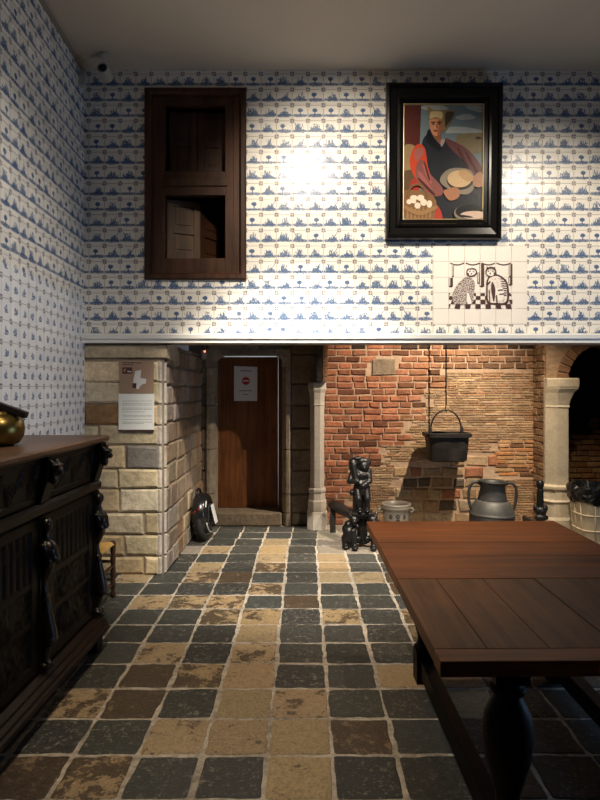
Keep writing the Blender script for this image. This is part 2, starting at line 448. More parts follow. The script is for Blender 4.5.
for i in range(-14, 16):
    for j in range(-6, 14):
        if i in PAT and -4 <= j <= 2: t = PAT[i][j+4]
        else: t = rnd.choice('DDDDDTBM')
        if i >= 12 and j >= 3: t = 'P'
        c = vary(COLS[t], 0.22 if t == 'D' else 0.12); wv = rnd.uniform(*WEAR[t])
        g = rnd.uniform(0.007, 0.014)
        x0 = X0+TX*j; y0 = Y0+TY*i
        if i >= 13: x0 += 0.012*(i-12)
        jt = lambda: rnd.uniform(-0.006, 0.006)
        q = [(x0+g+jt(), y0+g+jt()), (x0+TX-g+jt(), y0+g+jt()), (x0+TX-g+jt(), y0+TY-g+jt()), (x0+g+jt(), y0+TY-g+jt())]
        pts = []
        for k in range(4):   # worn corners and slightly wavy edges
            a, b2, pr = Vector(q[k]), Vector(q[(k+1) % 4]), Vector(q[k-1])
            pts.append(tuple(a+(pr-a).normalized()*rnd.uniform(.004, .012)))
            pts.append(tuple(a+(b2-a).normalized()*rnd.uniform(.004, .012)))
            for tt in (0.3, 0.5, 0.7):
                mm = a.lerp(b2, tt); nrm = Vector(((b2-a).y, -(b2-a).x)).normalized(); pts.append(tuple(mm+nrm*rnd.uniform(-.005, .007)))
        h = rnd.uniform(-0.001, 0.0015); cx, cy = x0+TX/2, y0+TY/2; n = len(pts)
        inn = [(cx+(u-cx)*0.965, cy+(v-cy)*0.965) for u, v in pts]
        vs = [(u, v, -0.012) for u, v in pts]+[(u, v, h-0.003) for u, v in pts]+[(u, v, h) for u, v in inn]
        fs = [tuple(range(2*n, 3*n))]
        for k in range(n):
            k2 = (k+1) % n; fs += [(k, k2, n+k2, n+k), (n+k, n+k2, 2*n+k2, 2*n+k)]
        fb.add(vs, fs, 0, (c[0], c[1], c[2], wv))
struct(fb.build('floor', ['floor', 'mortar_floor']), 'worn flagstone floor of slate and sandy tiles')

struct(MB().box(-2.4, 4.6, -3.2, 8.6, CEIL, CEIL+0.12).build('ceiling', 'plaster'))
# left wall, turned three degrees; local x runs along it
ZJ = 2.278; AL = math.atan(0.042)
def leftwall(L, loc, ang):
    lw = MB()
    lw.add([(-L, 0, ZJ), (0, 0, ZJ), (0, 0, CEIL), (-L, 0, CEIL)], [(0, 1, 2, 3)], 0)
    lw.add([(-L, -0.004, 0), (0, -0.004, 0), (0, -0.004, ZJ), (-L, -0.004, ZJ)], [(0, 1, 2, 3)], 1)
    lw.add([(-L, -0.004, ZJ), (0, -0.004, ZJ), (0, 0, ZJ), (-L, 0, ZJ)], [(0, 1, 2, 3)], 2)
    lw.box(-L, 0.0, 0.001, 0.14, 0, CEIL, 2)
    o = struct(lw.build('wall_left', ['tiles', 'tiles_fig', 'whitewash'], fixn=False), 'left wall of blue and white tiles')
    o.location = loc; o.rotation_euler = (0, 0, PI/2+ang)   # local +x runs into the depth, local -y faces the room
    o = struct(MB().box(-L, 0, -0.02, 0.0, CEIL-0.035, CEIL).build('trim_1', 'trimgrey', bevel=0.004)); o.location = loc; o.rotation_euler = (0, 0, PI/2+ang)
leftwall(2.2, (-1.82, WY, 0), AL)
leftwall(6.1, (-1.82+2.2*math.sin(AL), WY-2.2*math.cos(AL), 0), 0)

# tiled front of the chimney hood with the opening of the wall cupboard
HB = 1.985; HX0, HX1, HZ0, HZ1 = -1.296, -0.497, 2.464, 4.008
fw = MB()
for (a, b2, c, d) in ((-1.95, HX0, HB, CEIL), (HX1, 4.0, HB, CEIL), (HX0, HX1, HB, HZ0), (HX0, HX1, HZ1, CEIL)):
    fw.box(a, b2, WY, WY+0.22, c, d)
struct(fw.build('wall_front', 'tiles'), 'blue and white tiled wall over the hearth')
tb = MB()
prof = [(0.0, HB+0.012), (-0.055, HB+0.012), (-0.065, HB), (-0.062, HB-0.030), (-0.045, HB-0.038), (-0.045, HB-0.064), (0.0, HB-0.064)]
tb.prism(prof, lambda u, v, d: (d, WY+u, v), -1.815, 4.0, 0)
struct(tb.build('trim_2', 'trimwhite'), 'white moulding along the lintel of the hearth')
struct(MB().box(-1.815, 4.0, WY, WY+0.26, HB-0.062, HB).build('trim_3', 'trimgrey'))

def courses(mb, fn, rows, u0, u1, wmin, wmax, cols, d0, d1, ch, joint, jit, dj=0.006, mat=0, ok=None, var=0.16, clip=None):
    for k in range(len(rows)-1):
        v0, v1 = rows[k], rows[k+1]
        u = u0-(rnd.uniform(0, wmax*0.6) if wmin < (u1-u0) else 0)
        while u < u1-0.02:
            wd = rnd.uniform(wmin, wmax); e = min(u+wd, u1)
            if u1-e < wmin*0.35: e = u1
            a = max(u, u0)
            if e-a > 0.015 and (ok is None or ok((a+e)/2, (v0+v1)/2)):
                cc = cols((a+e)/2, (v0+v1)/2) if callable(cols) else rnd.choice(cols)
                mb.block(a+joint/2, v0+joint/2, e-joint/2, v1-joint/2, fn, d0, d1+rnd.uniform(-dj, dj), ch, vary(cc, var), mat, jit)
            u = e
# stone pier on the left, under the end of the hood
PX = -1.145
zs = sorted([1.55-((y/3.2+330)-388)/120.8 for y in (98, 167, 238, 305, 370, 445, 508, 585, 655, 725)])
zs = [0.0]+zs+[HB-0.064]
beige = [(0.49, 0.395, 0.25), (0.45, 0.37, 0.25), (0.55, 0.455, 0.305), (0.43, 0.33, 0.20), (0.49, 0.42, 0.295), (0.44, 0.315, 0.18)]
pb = MB()
pb.box(-1.83, PX-0.02, WY+0.02, 7.0, 0, HB-0.064, 1)
ffn = lambda u, v, d: (u, WY+0.03-d, v)
def pcol(u, v):
    if -1.60 < u < -1.30 and 0.86 < v < 1.10: return (0.17, 0.16, 0.145)
    if u < -1.5 and 1.25 < v < 1.5: return (0.20, 0.12, 0.06)
    if u > -1.26: return (0.44, 0.40, 0.35)
    return rnd.choice(beige)
courses(pb, ffn, zs[:-1], -1.83, PX-0.055, 0.28, 0.5, pcol, 0, 0.03, 0.016, 0.012, 0.007)
for k in range(len(zs)-2):   # chamfered corner stones
    c = vary((0.46, 0.42, 0.37), 0.1)
    pb.block(0, zs[k]+.006, 0.078, zs[k+1]-.006, lambda u, v, d: (PX-0.055+u*0.707-(0.03-d)*0.707, WY+u*0.707+(0.03-d)*0.707, v), 0, 0.03, 0.006, c, 0, 0.002)
# top course, a long lintel stone rounded at its end
pb.block(-1.83, zs[-2]+.006, PX+0.03, zs[-1], lambda u, v, d: (u, WY+0.03-d, v), -0.3, 0.032, 0.02, (0.42, 0.345, 0.24, 1), 0, 0.002)
sfn = lambda u, v, d: (PX-0.03+d, u, v)
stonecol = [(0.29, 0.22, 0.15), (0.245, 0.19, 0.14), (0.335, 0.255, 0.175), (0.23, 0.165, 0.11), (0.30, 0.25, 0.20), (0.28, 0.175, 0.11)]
zz = [0]
while zz[-1] < HB-0.2: zz.append(zz[-1]+rnd.uniform(0.15, 0.2))
zz.append(HB-0.064)
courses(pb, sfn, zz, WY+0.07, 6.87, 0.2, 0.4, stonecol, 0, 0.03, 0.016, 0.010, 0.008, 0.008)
struct(pb.build('wall_pier', ['stone', 'mortar_stone']), 'pier of pale stone blocks left of the doorway')

# wall with the door, at the back of the alcove
DY = 6.85; DX0, DX1, DZ0, DZ1 = -1.005, -0.25, 0.146, 1.925
db = MB()
for (a, b2, c, d) in ((-1.3, DX0-0.06, 0, 2.6), (DX1+0.06, 0.2, 0, 2.6), (DX0-0.06, DX1+0.06, DZ1+0.04, 2.6)):
    db.box(a, b2, DY+0.03, DY+0.30, c, d, 1)
dfn = lambda u, v, d: (u, DY+0.03-d, v)
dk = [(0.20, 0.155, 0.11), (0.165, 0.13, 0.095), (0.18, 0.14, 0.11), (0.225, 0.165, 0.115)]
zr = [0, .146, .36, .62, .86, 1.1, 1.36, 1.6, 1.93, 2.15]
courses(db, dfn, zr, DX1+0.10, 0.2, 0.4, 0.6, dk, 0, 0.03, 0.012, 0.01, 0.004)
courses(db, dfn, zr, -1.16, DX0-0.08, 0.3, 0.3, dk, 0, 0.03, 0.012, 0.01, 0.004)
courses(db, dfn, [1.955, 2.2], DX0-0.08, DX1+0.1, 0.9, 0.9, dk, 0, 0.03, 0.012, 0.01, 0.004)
struct(db.build('wall_alcove', ['stone', 'mortar_stone']), 'dark stone wall around the door')
# stone door surround with a rounded moulding
sb = MB()
def jamb(x_in, sgn):
    pr = [(0, 0.30), (0, 0.06), (0.025, 0.015), (0.05, -0.012), (0.085, -0.02), (0.10, -0.005), (0.10, 0.30)]
    for k in range(5):
        z0 = 0.0 if k == 0 else zr[[1, 2, 4, 6][k-1]]; z1 = [0.146, .36, .86, 1.36, 1.78][k]
        z0 = [0, .146, .36, .86, 1.36][k]
        sb.prism(pr, lambda u, v, d: (x_in+sgn*u, DY+v, d), z0+.003, z1-.003, 0, vary((0.27, 0.215, 0.155), 0.12))
jamb(DX0, -1); jamb(DX1, 1)
for sgn, xi in ((-1, DX0), (1, DX1)):      # shouldered corners of the lintel
    poly = [(0, 1.78), (0, 1.86), (-sgn*0.03, 1.90), (-sgn*0.08, 1.925), (-sgn*0.08, 1.99), (sgn*0.10, 1.99), (sgn*0.10, 1.78)]
    sb.prism(poly, lambda u, v, d: (xi+u, DY+d, v), -0.015, 0.30, 0, vary((0.25, 0.2, 0.145), 0.1))
sb.prism([(DX0+0.08, 1.925), (DX1-0.08, 1.925), (DX1-0.08, 1.99), (DX0+0.08, 1.99)], lambda u, v, d: (u, DY+d, v), -0.01, 0.30, 0, (0.2, 0.16, 0.12, 1))
struct(sb.build('trim_4', ['stone'], bevel=0.006), 'stone door surround with rounded shoulders')
st = MB().box(DX0-0.0, DX1+0.0, DY-0.01, 7.35, 0, 0.146)
st.c = [(0.20, 0.155, 0.11, 1)]*len(st.f)
struct(st.build('trim_5', 'stone', bevel=0.015), 'worn stone doorstep')
struct(MB().box(-1.5, 0.25, WY+0.262, 7.0, 2.12, 2.2).build('trim_6', 'trimgrey'), 'dark soffit over the doorway')

# the door
door = bpy.data.objects.new('door_1', None); C.objects.link(door); door.location = (-0.645, 7.15, 0.156); struct(door, 'brown plank door, closed')
dm = MB(); xx = [-0.340, -0.16, 0.02, 0.18, 0.340]
for k in range(4): dm.box(xx[k]+(.0004 if k else 0), xx[k+1]-.0004, 0, 0.035, -0.004, 1.757)
leaf = dm.build('door_leaf', 'oak_door', door, bevel=0.003)
fm = MB()
fm.box(-0.362, -0.343, -0.02, 0.05, -0.006, 1.765); fm.build('door_frame', 'oak_door', door, bevel=0.003); fm = MB(); fm.box(0.3455, 0.395, -0.01, 0.05, -0.006, 1.80)
fm.build('door_frame', 'oak_door', door, bevel=0.003)
nb = MB()
for zz_ in (0.12, 0.62, 1.12, 1.6):
    for x_ in (-0.24, -0.07, 0.10, 0.25): nb.lathe([(0.007, 0), (0.006, 0.003), (0.001, 0.005)], seg=8, tf=Matrix.Translation((x_, 0, zz_+rnd.uniform(-.02, .02))) @ Matrix.Rotation(PI/2, 4, 'X'))
nb.build('nails', 'iron', leaf)
hb = MB(); hb.tube([(0.29, -0.005, 0.93), (0.29, -0.03, 0.93), (0.29, -0.03, 0.85), (0.29, -0.005, 0.85)], 0.006)
hb.build('latch', 'iron', leaf)
struct(MB().box(-1.7, 0.4, 7.7, 7.8, 0, 2.6).build('wall_passage', 'whitewash'))

# brick back of the hearth
BY = 6.9
bb = MB(); bb.box(0.1, 2.75, BY+0.010, BY+0.2, 0, CEIL, 1)
bfn = lambda u, v, d: (u, BY+0.02-d, v)
px2 = lambda px: (px-304)/610*BY
pz2 = lambda py: EYE-(py-388)/610*BY
def zone(u, v):
    px = u*610/BY+304; py = 388-(v-EYE)*610/BY
    if 371 < px < 396 and 358 < py < 376: return 'slab'
    if py < 372: return 'red'
    lim = 443 if py < 388 else 427 if py < 418 else 410 if py < 445 else 384 if py < 466 else 352
    if px < lim: return 'red'
    if 446 < px < 494 and py > 452: return 'rubble'
    if px < 446 and py > 462: return 'rubble' if px > 396 else 'mixed'
    if px > 494 and 440 < py < 478: return 'orange'
    return 'thin'
def redc(u, v):
    px = u*610/BY+304; py = 388-(v-EYE)*610/BY
    f = min(1, max(0, (px-380)/90)); dk_ = 0.5 if rnd.random() < 0.16 else 1
    a = Vector((0.32, 0.125, 0.066)); b_ = Vector((0.23, 0.125, 0.066))
    c = a.lerp(b_, f)*dk_
    if py < 352 and rnd.random() < 0.5: c = Vector((0.05, 0.03, 0.02))
    return tuple(c*rnd.uniform(0.75, 1.15))
z = 0.0; rows = [0]
while rows[-1] < 2.7: rows.append(rows[-1]+0.0735)
courses(bb, bfn, rows, 0.1, 2.75, 0.13, 0.215, redc, 0, 0.022, 0.008, 0.014, 0.005, 0.005, ok=lambda u, v: zone(u, v) == 'red')
rows = [0]
while rows[-1] < 2.0: rows.append(rows[-1]+0.0275)
thinc = [(0.34, 0.225, 0.13), (0.31, 0.20, 0.11), (0.38, 0.265, 0.16), (0.36, 0.24, 0.135), (0.28, 0.165, 0.09)]
courses(bb, bfn, rows, 0.1, 2.75, 0.09, 0.24, thinc, 0, 0.018, 0.003, 0.006, 0.002, 0.004, ok=lambda u, v: zone(u, v) in ('thin', 'mixed'))
rows = [0]
while rows[-1] < 1.2: rows.append(rows[-1]+0.046)
courses(bb, bfn, rows, 0.1, 2.75, 0.13, 0.24, lambda u, v: rnd.choice([(0.42, 0.19, 0.075), (0.38, 0.2, 0.09), (0.16, 0.08, 0.045), (0.40, 0.24, 0.12)]), 0, 0.02, 0.005, 0.010, 0.004, 0.004, ok=lambda u, v: zone(u, v) == 'orange')
rows = [0, .15, .29, .42, .54, .66, .80]
courses(bb, bfn, rows, 0.1, 2.75, 0.13, 0.26, lambda u, v: rnd.choice([(0.30, 0.20, 0.11), (0.34, 0.24, 0.14), (0.30, 0.13, 0.07), (0.11, 0.085, 0.06), (0.36, 0.27, 0.17)]), 0, 0.024, 0.014, 0.02, 0.012, 0.006, ok=lambda u, v: zone(u, v) == 'rubble')
bb.block(px2(371.5), pz2(375.5), px2(395.5), pz2(358.5), bfn, 0, 0.026, 0.012, (0.22, 0.165, 0.11, 1), 0, 0.006)
struct(bb.build('wall_hearth', ['brick', 'mortar_brick']), 'brick back wall of the hearth')

# wall on the right of the hearth with a round arch, and the recess behind it
AX0, AX1, AZ, AY = 2.835, 3.62, 1.63, 6.55
ar = (AX1-AX0)/2; poly = [(2.60, 0), (AX0, 0)]
poly += [((AX0+AX1)/2-ar*math.cos(PI*k/24), AZ+ar*math.sin(PI*k/24)) for k in range(25)]
poly += [(AX1, 0), (4.2, 0), (4.2, 2.8), (2.60, 2.8)]
ab_ = MB(); ab_.prism(poly, lambda u, v, d: (u, AY+d, v), 0, 0.42, 0)
ab_.c = [(0.30, 0.20, 0.125, 1)]*len(ab_.f)
courses(ab_, lambda u, v, d: (2.60-d, u, v), [0.0735*k for k in range(29)], AY+0.03, 6.90, 0.12, 0.2, [(0.23, 0.135, 0.075), (0.30, 0.20, 0.11), (0.19, 0.10, 0.055), (0.27, 0.17, 0.09)], 0, 0.010, 0.006, 0.012, 0.005, 0.003, mat=1)
# voussoirs of brick round the arch
for k in range(17):
    a0, a1 = PI*k/17, PI*(k+1)/17
    f2 = lambda u, v, d, a0=a0, a1=a1: ((AX0+AX1)/2-(ar+v)*math.cos(u), AY-d, AZ+(ar+v)*math.sin(u))
    ab_.block(a0+0.02, -0.004, a1-0.02, 0.12, f2, 0, 0.012, 0.006, vary((0.24, 0.13, 0.075), 0.2), 1)
struct(ab_.build('wall_right_arch', ['stone', 'brick']), 'plastered wall with a brick arch right of the hearth')
rb = MB(); rb.box(2.5, 4.3, 7.62, 7.75, 0, 2.8, 1); rb.box(2.62, 2.70, 6.97, 7.62, 0, 2.8, 1); rb.box(4.1, 4.2, 6.97, 7.62, 0, 2.8, 1); rb.box(2.5, 4.3, 6.97, 7.75, 2.7, 2.8, 1)
rows = [0]
while rows[-1] < 2.6: rows.append(rows[-1]+0.07)
courses(rb, lambda u, v, d: (u, 7.62-d, v), rows, 2.7, 4.1, 0.14, 0.22, lambda u, v: (0.02, 0.017, 0.014) if v > 1.05+0.16*math.sin(u*9)+0.08*math.sin(u*23) else rnd.choice([(0.30, 0.15, 0.07), (0.26, 0.13, 0.06), (0.34, 0.2, 0.1)]), 0, 0.02, 0.006, 0.012, 0.004)  # bricks turn near-black above an uneven line
struct(rb.build('wall_recess', ['brick', plain('dark_mortar', (0.05, 0.035, 0.025), 0.9)]), 'brick wall inside the arched recess, black in its upper part')

# side wall of the hood, carried on an arch between the colonnette and the lintel
R_ = 0.50; sp_y, sp_z = 6.62, 1.62
arc = [(sp_y-R_+R_*math.cos(PI/2*k/16), sp_z+R_*math.sin(PI/2*k/16)) for k in range(17)]
hs = MB()
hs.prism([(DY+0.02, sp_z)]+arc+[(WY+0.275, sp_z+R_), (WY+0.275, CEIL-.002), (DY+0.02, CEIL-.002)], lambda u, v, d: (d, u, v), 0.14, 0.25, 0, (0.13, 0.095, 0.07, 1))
for k in range(14):
    a0, a1 = PI/2*k/14, PI/2*(k+1)/14
    f2 = lambda u, v, d: (0.205+d, sp_y-R_+(R_+v)*math.cos(u), sp_z+(R_+v)*math.sin(u))
    hs.block(a0+.004, -0.035, a1-.004, 0.11, f2, 0, 0.05, 0.005, vary((0.24, 0.115, 0.06), 0.2), 1)
    f3 = lambda u, v, d: (0.195-d, sp_y-R_+(R_+v)*math.cos(u), sp_z+(R_+v)*math.sin(u))
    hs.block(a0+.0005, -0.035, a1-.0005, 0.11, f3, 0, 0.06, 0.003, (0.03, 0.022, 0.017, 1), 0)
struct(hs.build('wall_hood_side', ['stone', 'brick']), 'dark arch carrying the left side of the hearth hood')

# remaining room behind the viewer
struct(MB().box(-2.2, 4.6, -3.2, -3.05, 0, CEIL).build('wall_back', 'room_plaster'))
wr = MB()
for (a, b2, c, d) in ((-3.2, 2.5, 0, CEIL), (3.9, 5.05, 0, CEIL), (2.5, 3.9, 0, 0.3), (2.5, 3.9, 1.6, CEIL)): wr.box(3.7, 3.9, a, b2, c, d)
wr.box(4.0, 4.2, 5.05, 6.55, 0, CEIL)
wr.box(3.7, 4.1, 5.0, 5.1, 0, HB)
struct(wr.build('wall_right', 'room_plaster'))
wf = MB()
for (a, b2, c, d) in ((2.5, 2.56, .3, 1.6), (3.84, 3.9, .3, 1.6), (2.56, 3.84, .3, .36), (2.56, 3.84, 1.54, 1.6), (3.18, 3.22, .36, 1.54)): wf.box(3.76, 3.82, a, b2, c, d)
wo = struct(wf.build('window_1', 'trimwhite'))

# ------------------------------------------------------------------ oak table
t = thing('refectory_table', 'long dark oak table with bulbous turned legs in the right foreground', 'table', (0.918, 2.63, 0), (0, 0, 0.0125))
TH = 0.78; tx0, tx1, ty0, ty1 = -0.545, 0.545, -0.905, 0.905
tm = MB()
pl = [tx0, -0.385, -0.20, 0.01, 0.20, 0.37, tx1]; yN, yA, yB = ty0+0.085, -0.16, 0.17
for k in range(6): tm.box(pl[k]+.001, pl[k+1]-.001, yN+.001, yA-.001, TH-0.045, TH-rnd.uniform(0, .0015), 0)
tm.box(tx0, tx1, ty0, yN-.001, TH-0.046, TH-.0005, 1)
tm.box(tx0, tx1, yA+.001, yB-.001, TH-0.046, TH, 1)
for a, b2 in ((yB, 0.42), (0.42, 0.66), (0.66, ty1)): tm.box(tx0, tx1, a+.001, b2-.001, TH-0.045, TH-rnd.uniform(0, .001), 1)
tm.build('tabletop', ['oak_table_y', 'oak_table_x'], t, bevel=0.0025)
am = MB()
for (a, b2, c, d) in ((-0.30, 0.46, -0.69, -0.65), (-0.30, 0.46, 0.60, 0.64), (-0.30, -0.26, -0.65, 0.60), (0.42, 0.46, -0.65, 0.60)): am.box(a, b2, c, d, TH-0.135, TH-0.046)
am.build('apron', 'oak_leg', t, bevel=0.004)
legp = [(0.045, 0.16), (0.055, 0.165), (0.06, 0.18), (0.042, 0.195), (0.036, 0.22), (0.040, 0.25), (0.055, 0.30), (0.072, 0.36), (0.080, 0.42),
        (0.080, 0.46), (0.072, 0.505), (0.052, 0.545), (0.040, 0.565), (0.056, 0.575), (0.058, 0.59), (0.044, 0.60), (0.046, 0.62)]
lm = MB().lathe(legp, seg=36)
lm.box(-0.052, 0.052, -0.052, 0.052, 0.0, 0.162); lm.box(-0.055, 0.055, -0.055, 0.055, 0.615, TH-0.046)
l0 = lm.build('leg', 'oak_leg', t, bevel=0.003)
l0.location = (-0.27, -0.66, 0)
for x_, y_ in ((0.43, -0.66), (-0.27, 0.61), (0.43, 0.61)):
    l = l0.copy(); C.objects.link(l); l.parent = t; l.location = (x_, y_, 0)
for x_ in (-0.27, 0.43):
    MB().box(x_-0.032, x_+0.032, -0.607, 0.557, 0.035, 0.125).build('stretcher', 'oak_leg', t, bevel=0.005)
for y_ in (-0.66, 0.61):
    MB().box(-0.217, 0.377, y_-0.028, y_+0.028, 0.035, 0.125).build('stretcher', 'oak_leg', t, bevel=0.005)

# ------------------------------------------------------------------ carved cabinet
cb = thing('carved_sideboard', 'tall black-brown carved oak sideboard against the left tiled wall', 'sideboard', (-1.46, 2.93, 0), (0, 0, -0.022))
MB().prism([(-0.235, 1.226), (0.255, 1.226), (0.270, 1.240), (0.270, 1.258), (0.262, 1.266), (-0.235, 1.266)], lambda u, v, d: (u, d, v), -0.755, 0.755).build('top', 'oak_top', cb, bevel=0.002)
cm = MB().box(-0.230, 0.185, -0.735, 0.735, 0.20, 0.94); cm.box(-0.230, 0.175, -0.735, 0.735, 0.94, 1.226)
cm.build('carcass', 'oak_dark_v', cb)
MB().prism([(-0.230, 0.095), (0.262, 0.095), (0.270, 0.105), (0.270, 0.125), (0.258, 0.135), (0.258, 0.15), (0.240, 0.165), (0.240, 0.18), (0.215, 0.20), (-0.230, 0.20)],
           lambda u, v, d: (u, d, v), -0.75, 0.75).build('plinth', 'oak_dark', cb)
MB().prism([(0.17, 0.935), (0.205, 0.935), (0.225, 0.955), (0.225, 0.985), (0.205, 1.0), (0.17, 1.0)], lambda u, v, d: (u, d, v), -0.745, 0.745).build('ledge', 'oak_dark', cb)
fo = MB().box(-0.05, 0.05, -0.05, 0.05, 0, 0.096)
f0 = fo.build('foot', 'oak_dark', cb, bevel=0.006); f0.location = (0.19, -0.68, 0)
for x_, y_ in ((0.19, 0.68), (-0.17, -0.68), (-0.17, 0.68)):
    c = f0.copy(); C.objects.link(c); c.parent = cb; c.location = (x_, y_, 0)
def relief(name, y0, y1, z0, z1, xf, hf, parent, nu=70, nv=60, mat='oak_dark_v'):
    m_ = MB(); vs = []; fs = []
    for j in range(nv+1):
        for i in range(nu+1):
            u, v = i/nu, j/nv
            vs.append((xf(v)+hf(u, v), y0+(y1-y0)*u, z0+(z1-z0)*v))
    for j in range(nv):
        for i in range(nu):
            a = j*(nu+1)+i; fs.append((a, a+1, a+nu+2, a+nu+1))
    n0 = len(vs)
    vs += [(xf(0)-.02, y0, z0), (xf(0)-.02, y1, z0), (xf(1)-.02, y1, z1), (xf(1)-.02, y0, z1)]
    m_.add(vs, fs, 0, smooth=True)
    return m_.build(name, mat, parent, fixn=False)
def bandh(t_, w_): return 0 if t_ < w_ or t_ > 1-w_ else 1
def frieze_h(u, v):
    if not (bandh(u, .05) and bandh(v, .14)): return 0.012
    a = abs((u*3) % 1-0.5)*2; q = math.cos(PI*6*u)*0.35+0.5
    leaf = max(0, 1-((u*6 % 1-0.5)**2*5+(v-0.5-0.18*math.sin(u*19))**2*12))
    vine = max(0, 1-abs(v-0.5-0.22*math.sin(u*18.8))*12)
    return 0.001+0.014*max(leaf*abs(math.sin(u*60+v*25))**0.6, vine)
def door_h(u, v):
    if not (bandh(u, .12) and bandh(v, .07)): return 0.018
    uu = (u-.12)/.76; vv = (v-.07)/.86
    if abs(vv-0.60) < 0.03 or abs(vv-0.30) < 0.025: return 0.014
    if vv > 0.60:      # pointed tracery over narrow folds
        k = (uu*4) % 1; arch = 0.86+0.10*math.sin(PI*k)
        return 0.012*abs(math.sin(PI*uu*8))**0.5 if vv < arch else 0.010+0.004*math.sin(uu*50)
    n_ = noise.noise(Vector((uu*7, vv*9, 3.1))); n2 = noise.noise(Vector((uu*16, vv*20, 8.7)))
    f = max(0, 1-((uu-0.5)/0.34)**2-((vv % 0.30-0.15)/0.15)**2)
    return 0.004+0.022*f**0.6+0.012*n_*f+0.007*n2
bays = ((-0.66, -0.045), (0.045, 0.66))
for y0, y1 in bays:
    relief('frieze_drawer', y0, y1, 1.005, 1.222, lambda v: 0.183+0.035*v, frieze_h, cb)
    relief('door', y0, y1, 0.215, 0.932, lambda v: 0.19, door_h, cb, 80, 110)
for y_ in (-0.70, 0.0, 0.70):
    co = MB(); co.prism([(0.17, 1.0), (0.215, 1.0), (0.245, 1.10), (0.256, 1.18), (0.256, 1.224), (0.17, 1.224)], lambda u, v, d: (u, y_+d, v), -0.045, 0.045)
    cor = co.build('corbel', 'oak_dark_v', cb, bevel=0.004)
    sculpt('lion_head', [('e', (0.268, y_, 1.165), (0.030, 0.036, 0.038)), ('e', (0.292, y_, 1.150), (0.018, 0.020, 0.018)), ('e', (0.288, y_-0.018, 1.178), (0.012, 0.012, 0.012)), ('e', (0.288, y_+0.018, 1.178), (0.012, 0.012, 0.012)),
            ('e', (0.262, y_-0.032, 1.19), (0.014, 0.012, 0.02)), ('e', (0.262, y_+0.032, 1.19), (0.014, 0.012, 0.02)), ('e', (0.262, y_, 1.115), (0.020, 0.024, 0.03))], 0.005, 'oak_polish', cor, 1)
    MB().box(0.182, 0.215, y_-0.045, y_+0.045, 0.20, 0.935).build('pilaster', 'oak_dark_v', cb, bevel=0.004)
    sculpt('carved_figure', [('e', (0.225, y_, 0.895), (0.030, 0.034, 0.036)), ('c', (0.218, y_, 0.86), (0.218, y_, 0.82), 0.020, 0.03), ('e', (0.240, y_, 0.76), (0.042, 0.05, 0.062)),
            ('c', (0.228, y_-0.045, 0.80), (0.252, y_-0.035, 0.72), 0.018, 0.016), ('c', (0.228, y_+0.045, 0.80), (0.252, y_+0.035, 0.72), 0.018, 0.016), ('e', (0.272, y_, 0.735), (0.016, 0.03, 0.02)),
            ('c', (0.228, y_, 0.70), (0.206, y_, 0.62), 0.036, 0.020), ('c', (0.206, y_, 0.62), (0.222, y_, 0.46), 0.020, 0.034), ('c', (0.222, y_, 0.46), (0.236, y_, 0.37), 0.036, 0.042),
            ('e', (0.250, y_, 0.345), (0.030, 0.045, 0.028)), ('c', (0.222, y_, 0.31), (0.208, y_, 0.25), 0.030, 0.024), ('e', (0.225, y_, 0.225), (0.034, 0.045, 0.024)), ('e', (0.232, y_, 0.55), (0.012, 0.04, 0.014))], 0.007, 'oak_polish', cb, 1)

# brass pot with a dark handle, on the sideboard
bp = thing('brass_pot', 'round old brass pot with dark bar handle standing on the sideboard', 'pot', (-1.515, 3.0, 1.267))
MB().lathe([(0.075, 0), (0.105, 0.012), (0.126, 0.045), (0.132, 0.085), (0.124, 0.125), (0.10, 0.150), (0.075, 0.158), (0.075, 0.168), (0.068, 0.168), (0.066, 0.155), (0.0, 0.150)], seg=48).build('body', 'brass', bp)
hm = MB(); tfm = Matrix.Translation((0.0, -0.01, 0.205)) @ Matrix.Rotation(math.radians(20), 4, 'Y')
hm.box(-0.17, 0.165, -0.022, 0.022, -0.016, 0.016, tf=tfm)
hm.box(-0.03, 0.03, -0.03, 0.03, 0.158, 0.20)
hm.build('handle', 'oak_dark', bp, bevel=0.005)

# ------------------------------------------------------------------ rush-seat chair
ch = thing('rush_seat_chair', 'small turned wood chair with a golden rush seat behind the sideboard', 'chair', (-1.595, 4.36, 0))
sm_ = MB(); n = 24; vs = []; fs = []
for lay in range(2):
    for j in range(n+1):
        for i in range(n+1):
            u, v = i/n, j/n; dx, dy = u-.5, v-.5
            dia = max(abs(dx), abs(dy)); hz = 0.412+0.010*(1-2*dia)**2*-1+0.004*math.sin(dia*150)
            hz -= 0.018*max(0, (dia-.44)/.06)**2
            vs.append((-0.142+0.335*u, -0.178+0.356*v, hz if lay else 0.380+0.012*max(0, (dia-.44)/.06)**2))
for lay in range(2):
    o_ = lay*(n+1)**2
    for j in range(n):
        for i in range(n):
            a = o_+j*(n+1)+i; q = (a, a+1, a+n+2, a+n+1); fs.append(q if lay else q[::-1])
for k in range(n):
    L = (n+1)**2
    for (a, b2) in ((k, k+1), (n*(n+1)+k+1, n*(n+1)+k), ((k+1)*(n+1), k*(n+1)), (k*(n+1)+n, (k+1)*(n+1)+n)): fs.append((a, b2, L+b2, L+a))
sm_.add(vs, fs, smooth=True).build('seat', 'rush', ch)
lp = [(0.014, 0), (0.019, 0.01), (0.021, 0.03), (0.013, 0.05), (0.017, 0.07), (0.02, 0.085), (0.02, 0.12), (0.013, 0.135), (0.019, 0.16), (0.021, 0.20), (0.015, 0.24), (0.02, 0.26), (0.02, 0.30), (0.014, 0.315), (0.020, 0.34), (0.021, 0.40), (0.018, 0.412), (0.012, 0.418)]
lg = MB().lathe(lp, seg=16).build('leg', 'chairwood', ch); lg.location = (0.178, -0.165, 0)
c = lg.copy(); C.objects.link(c); c.parent = ch; c.location = (0.178, 0.165, 0)
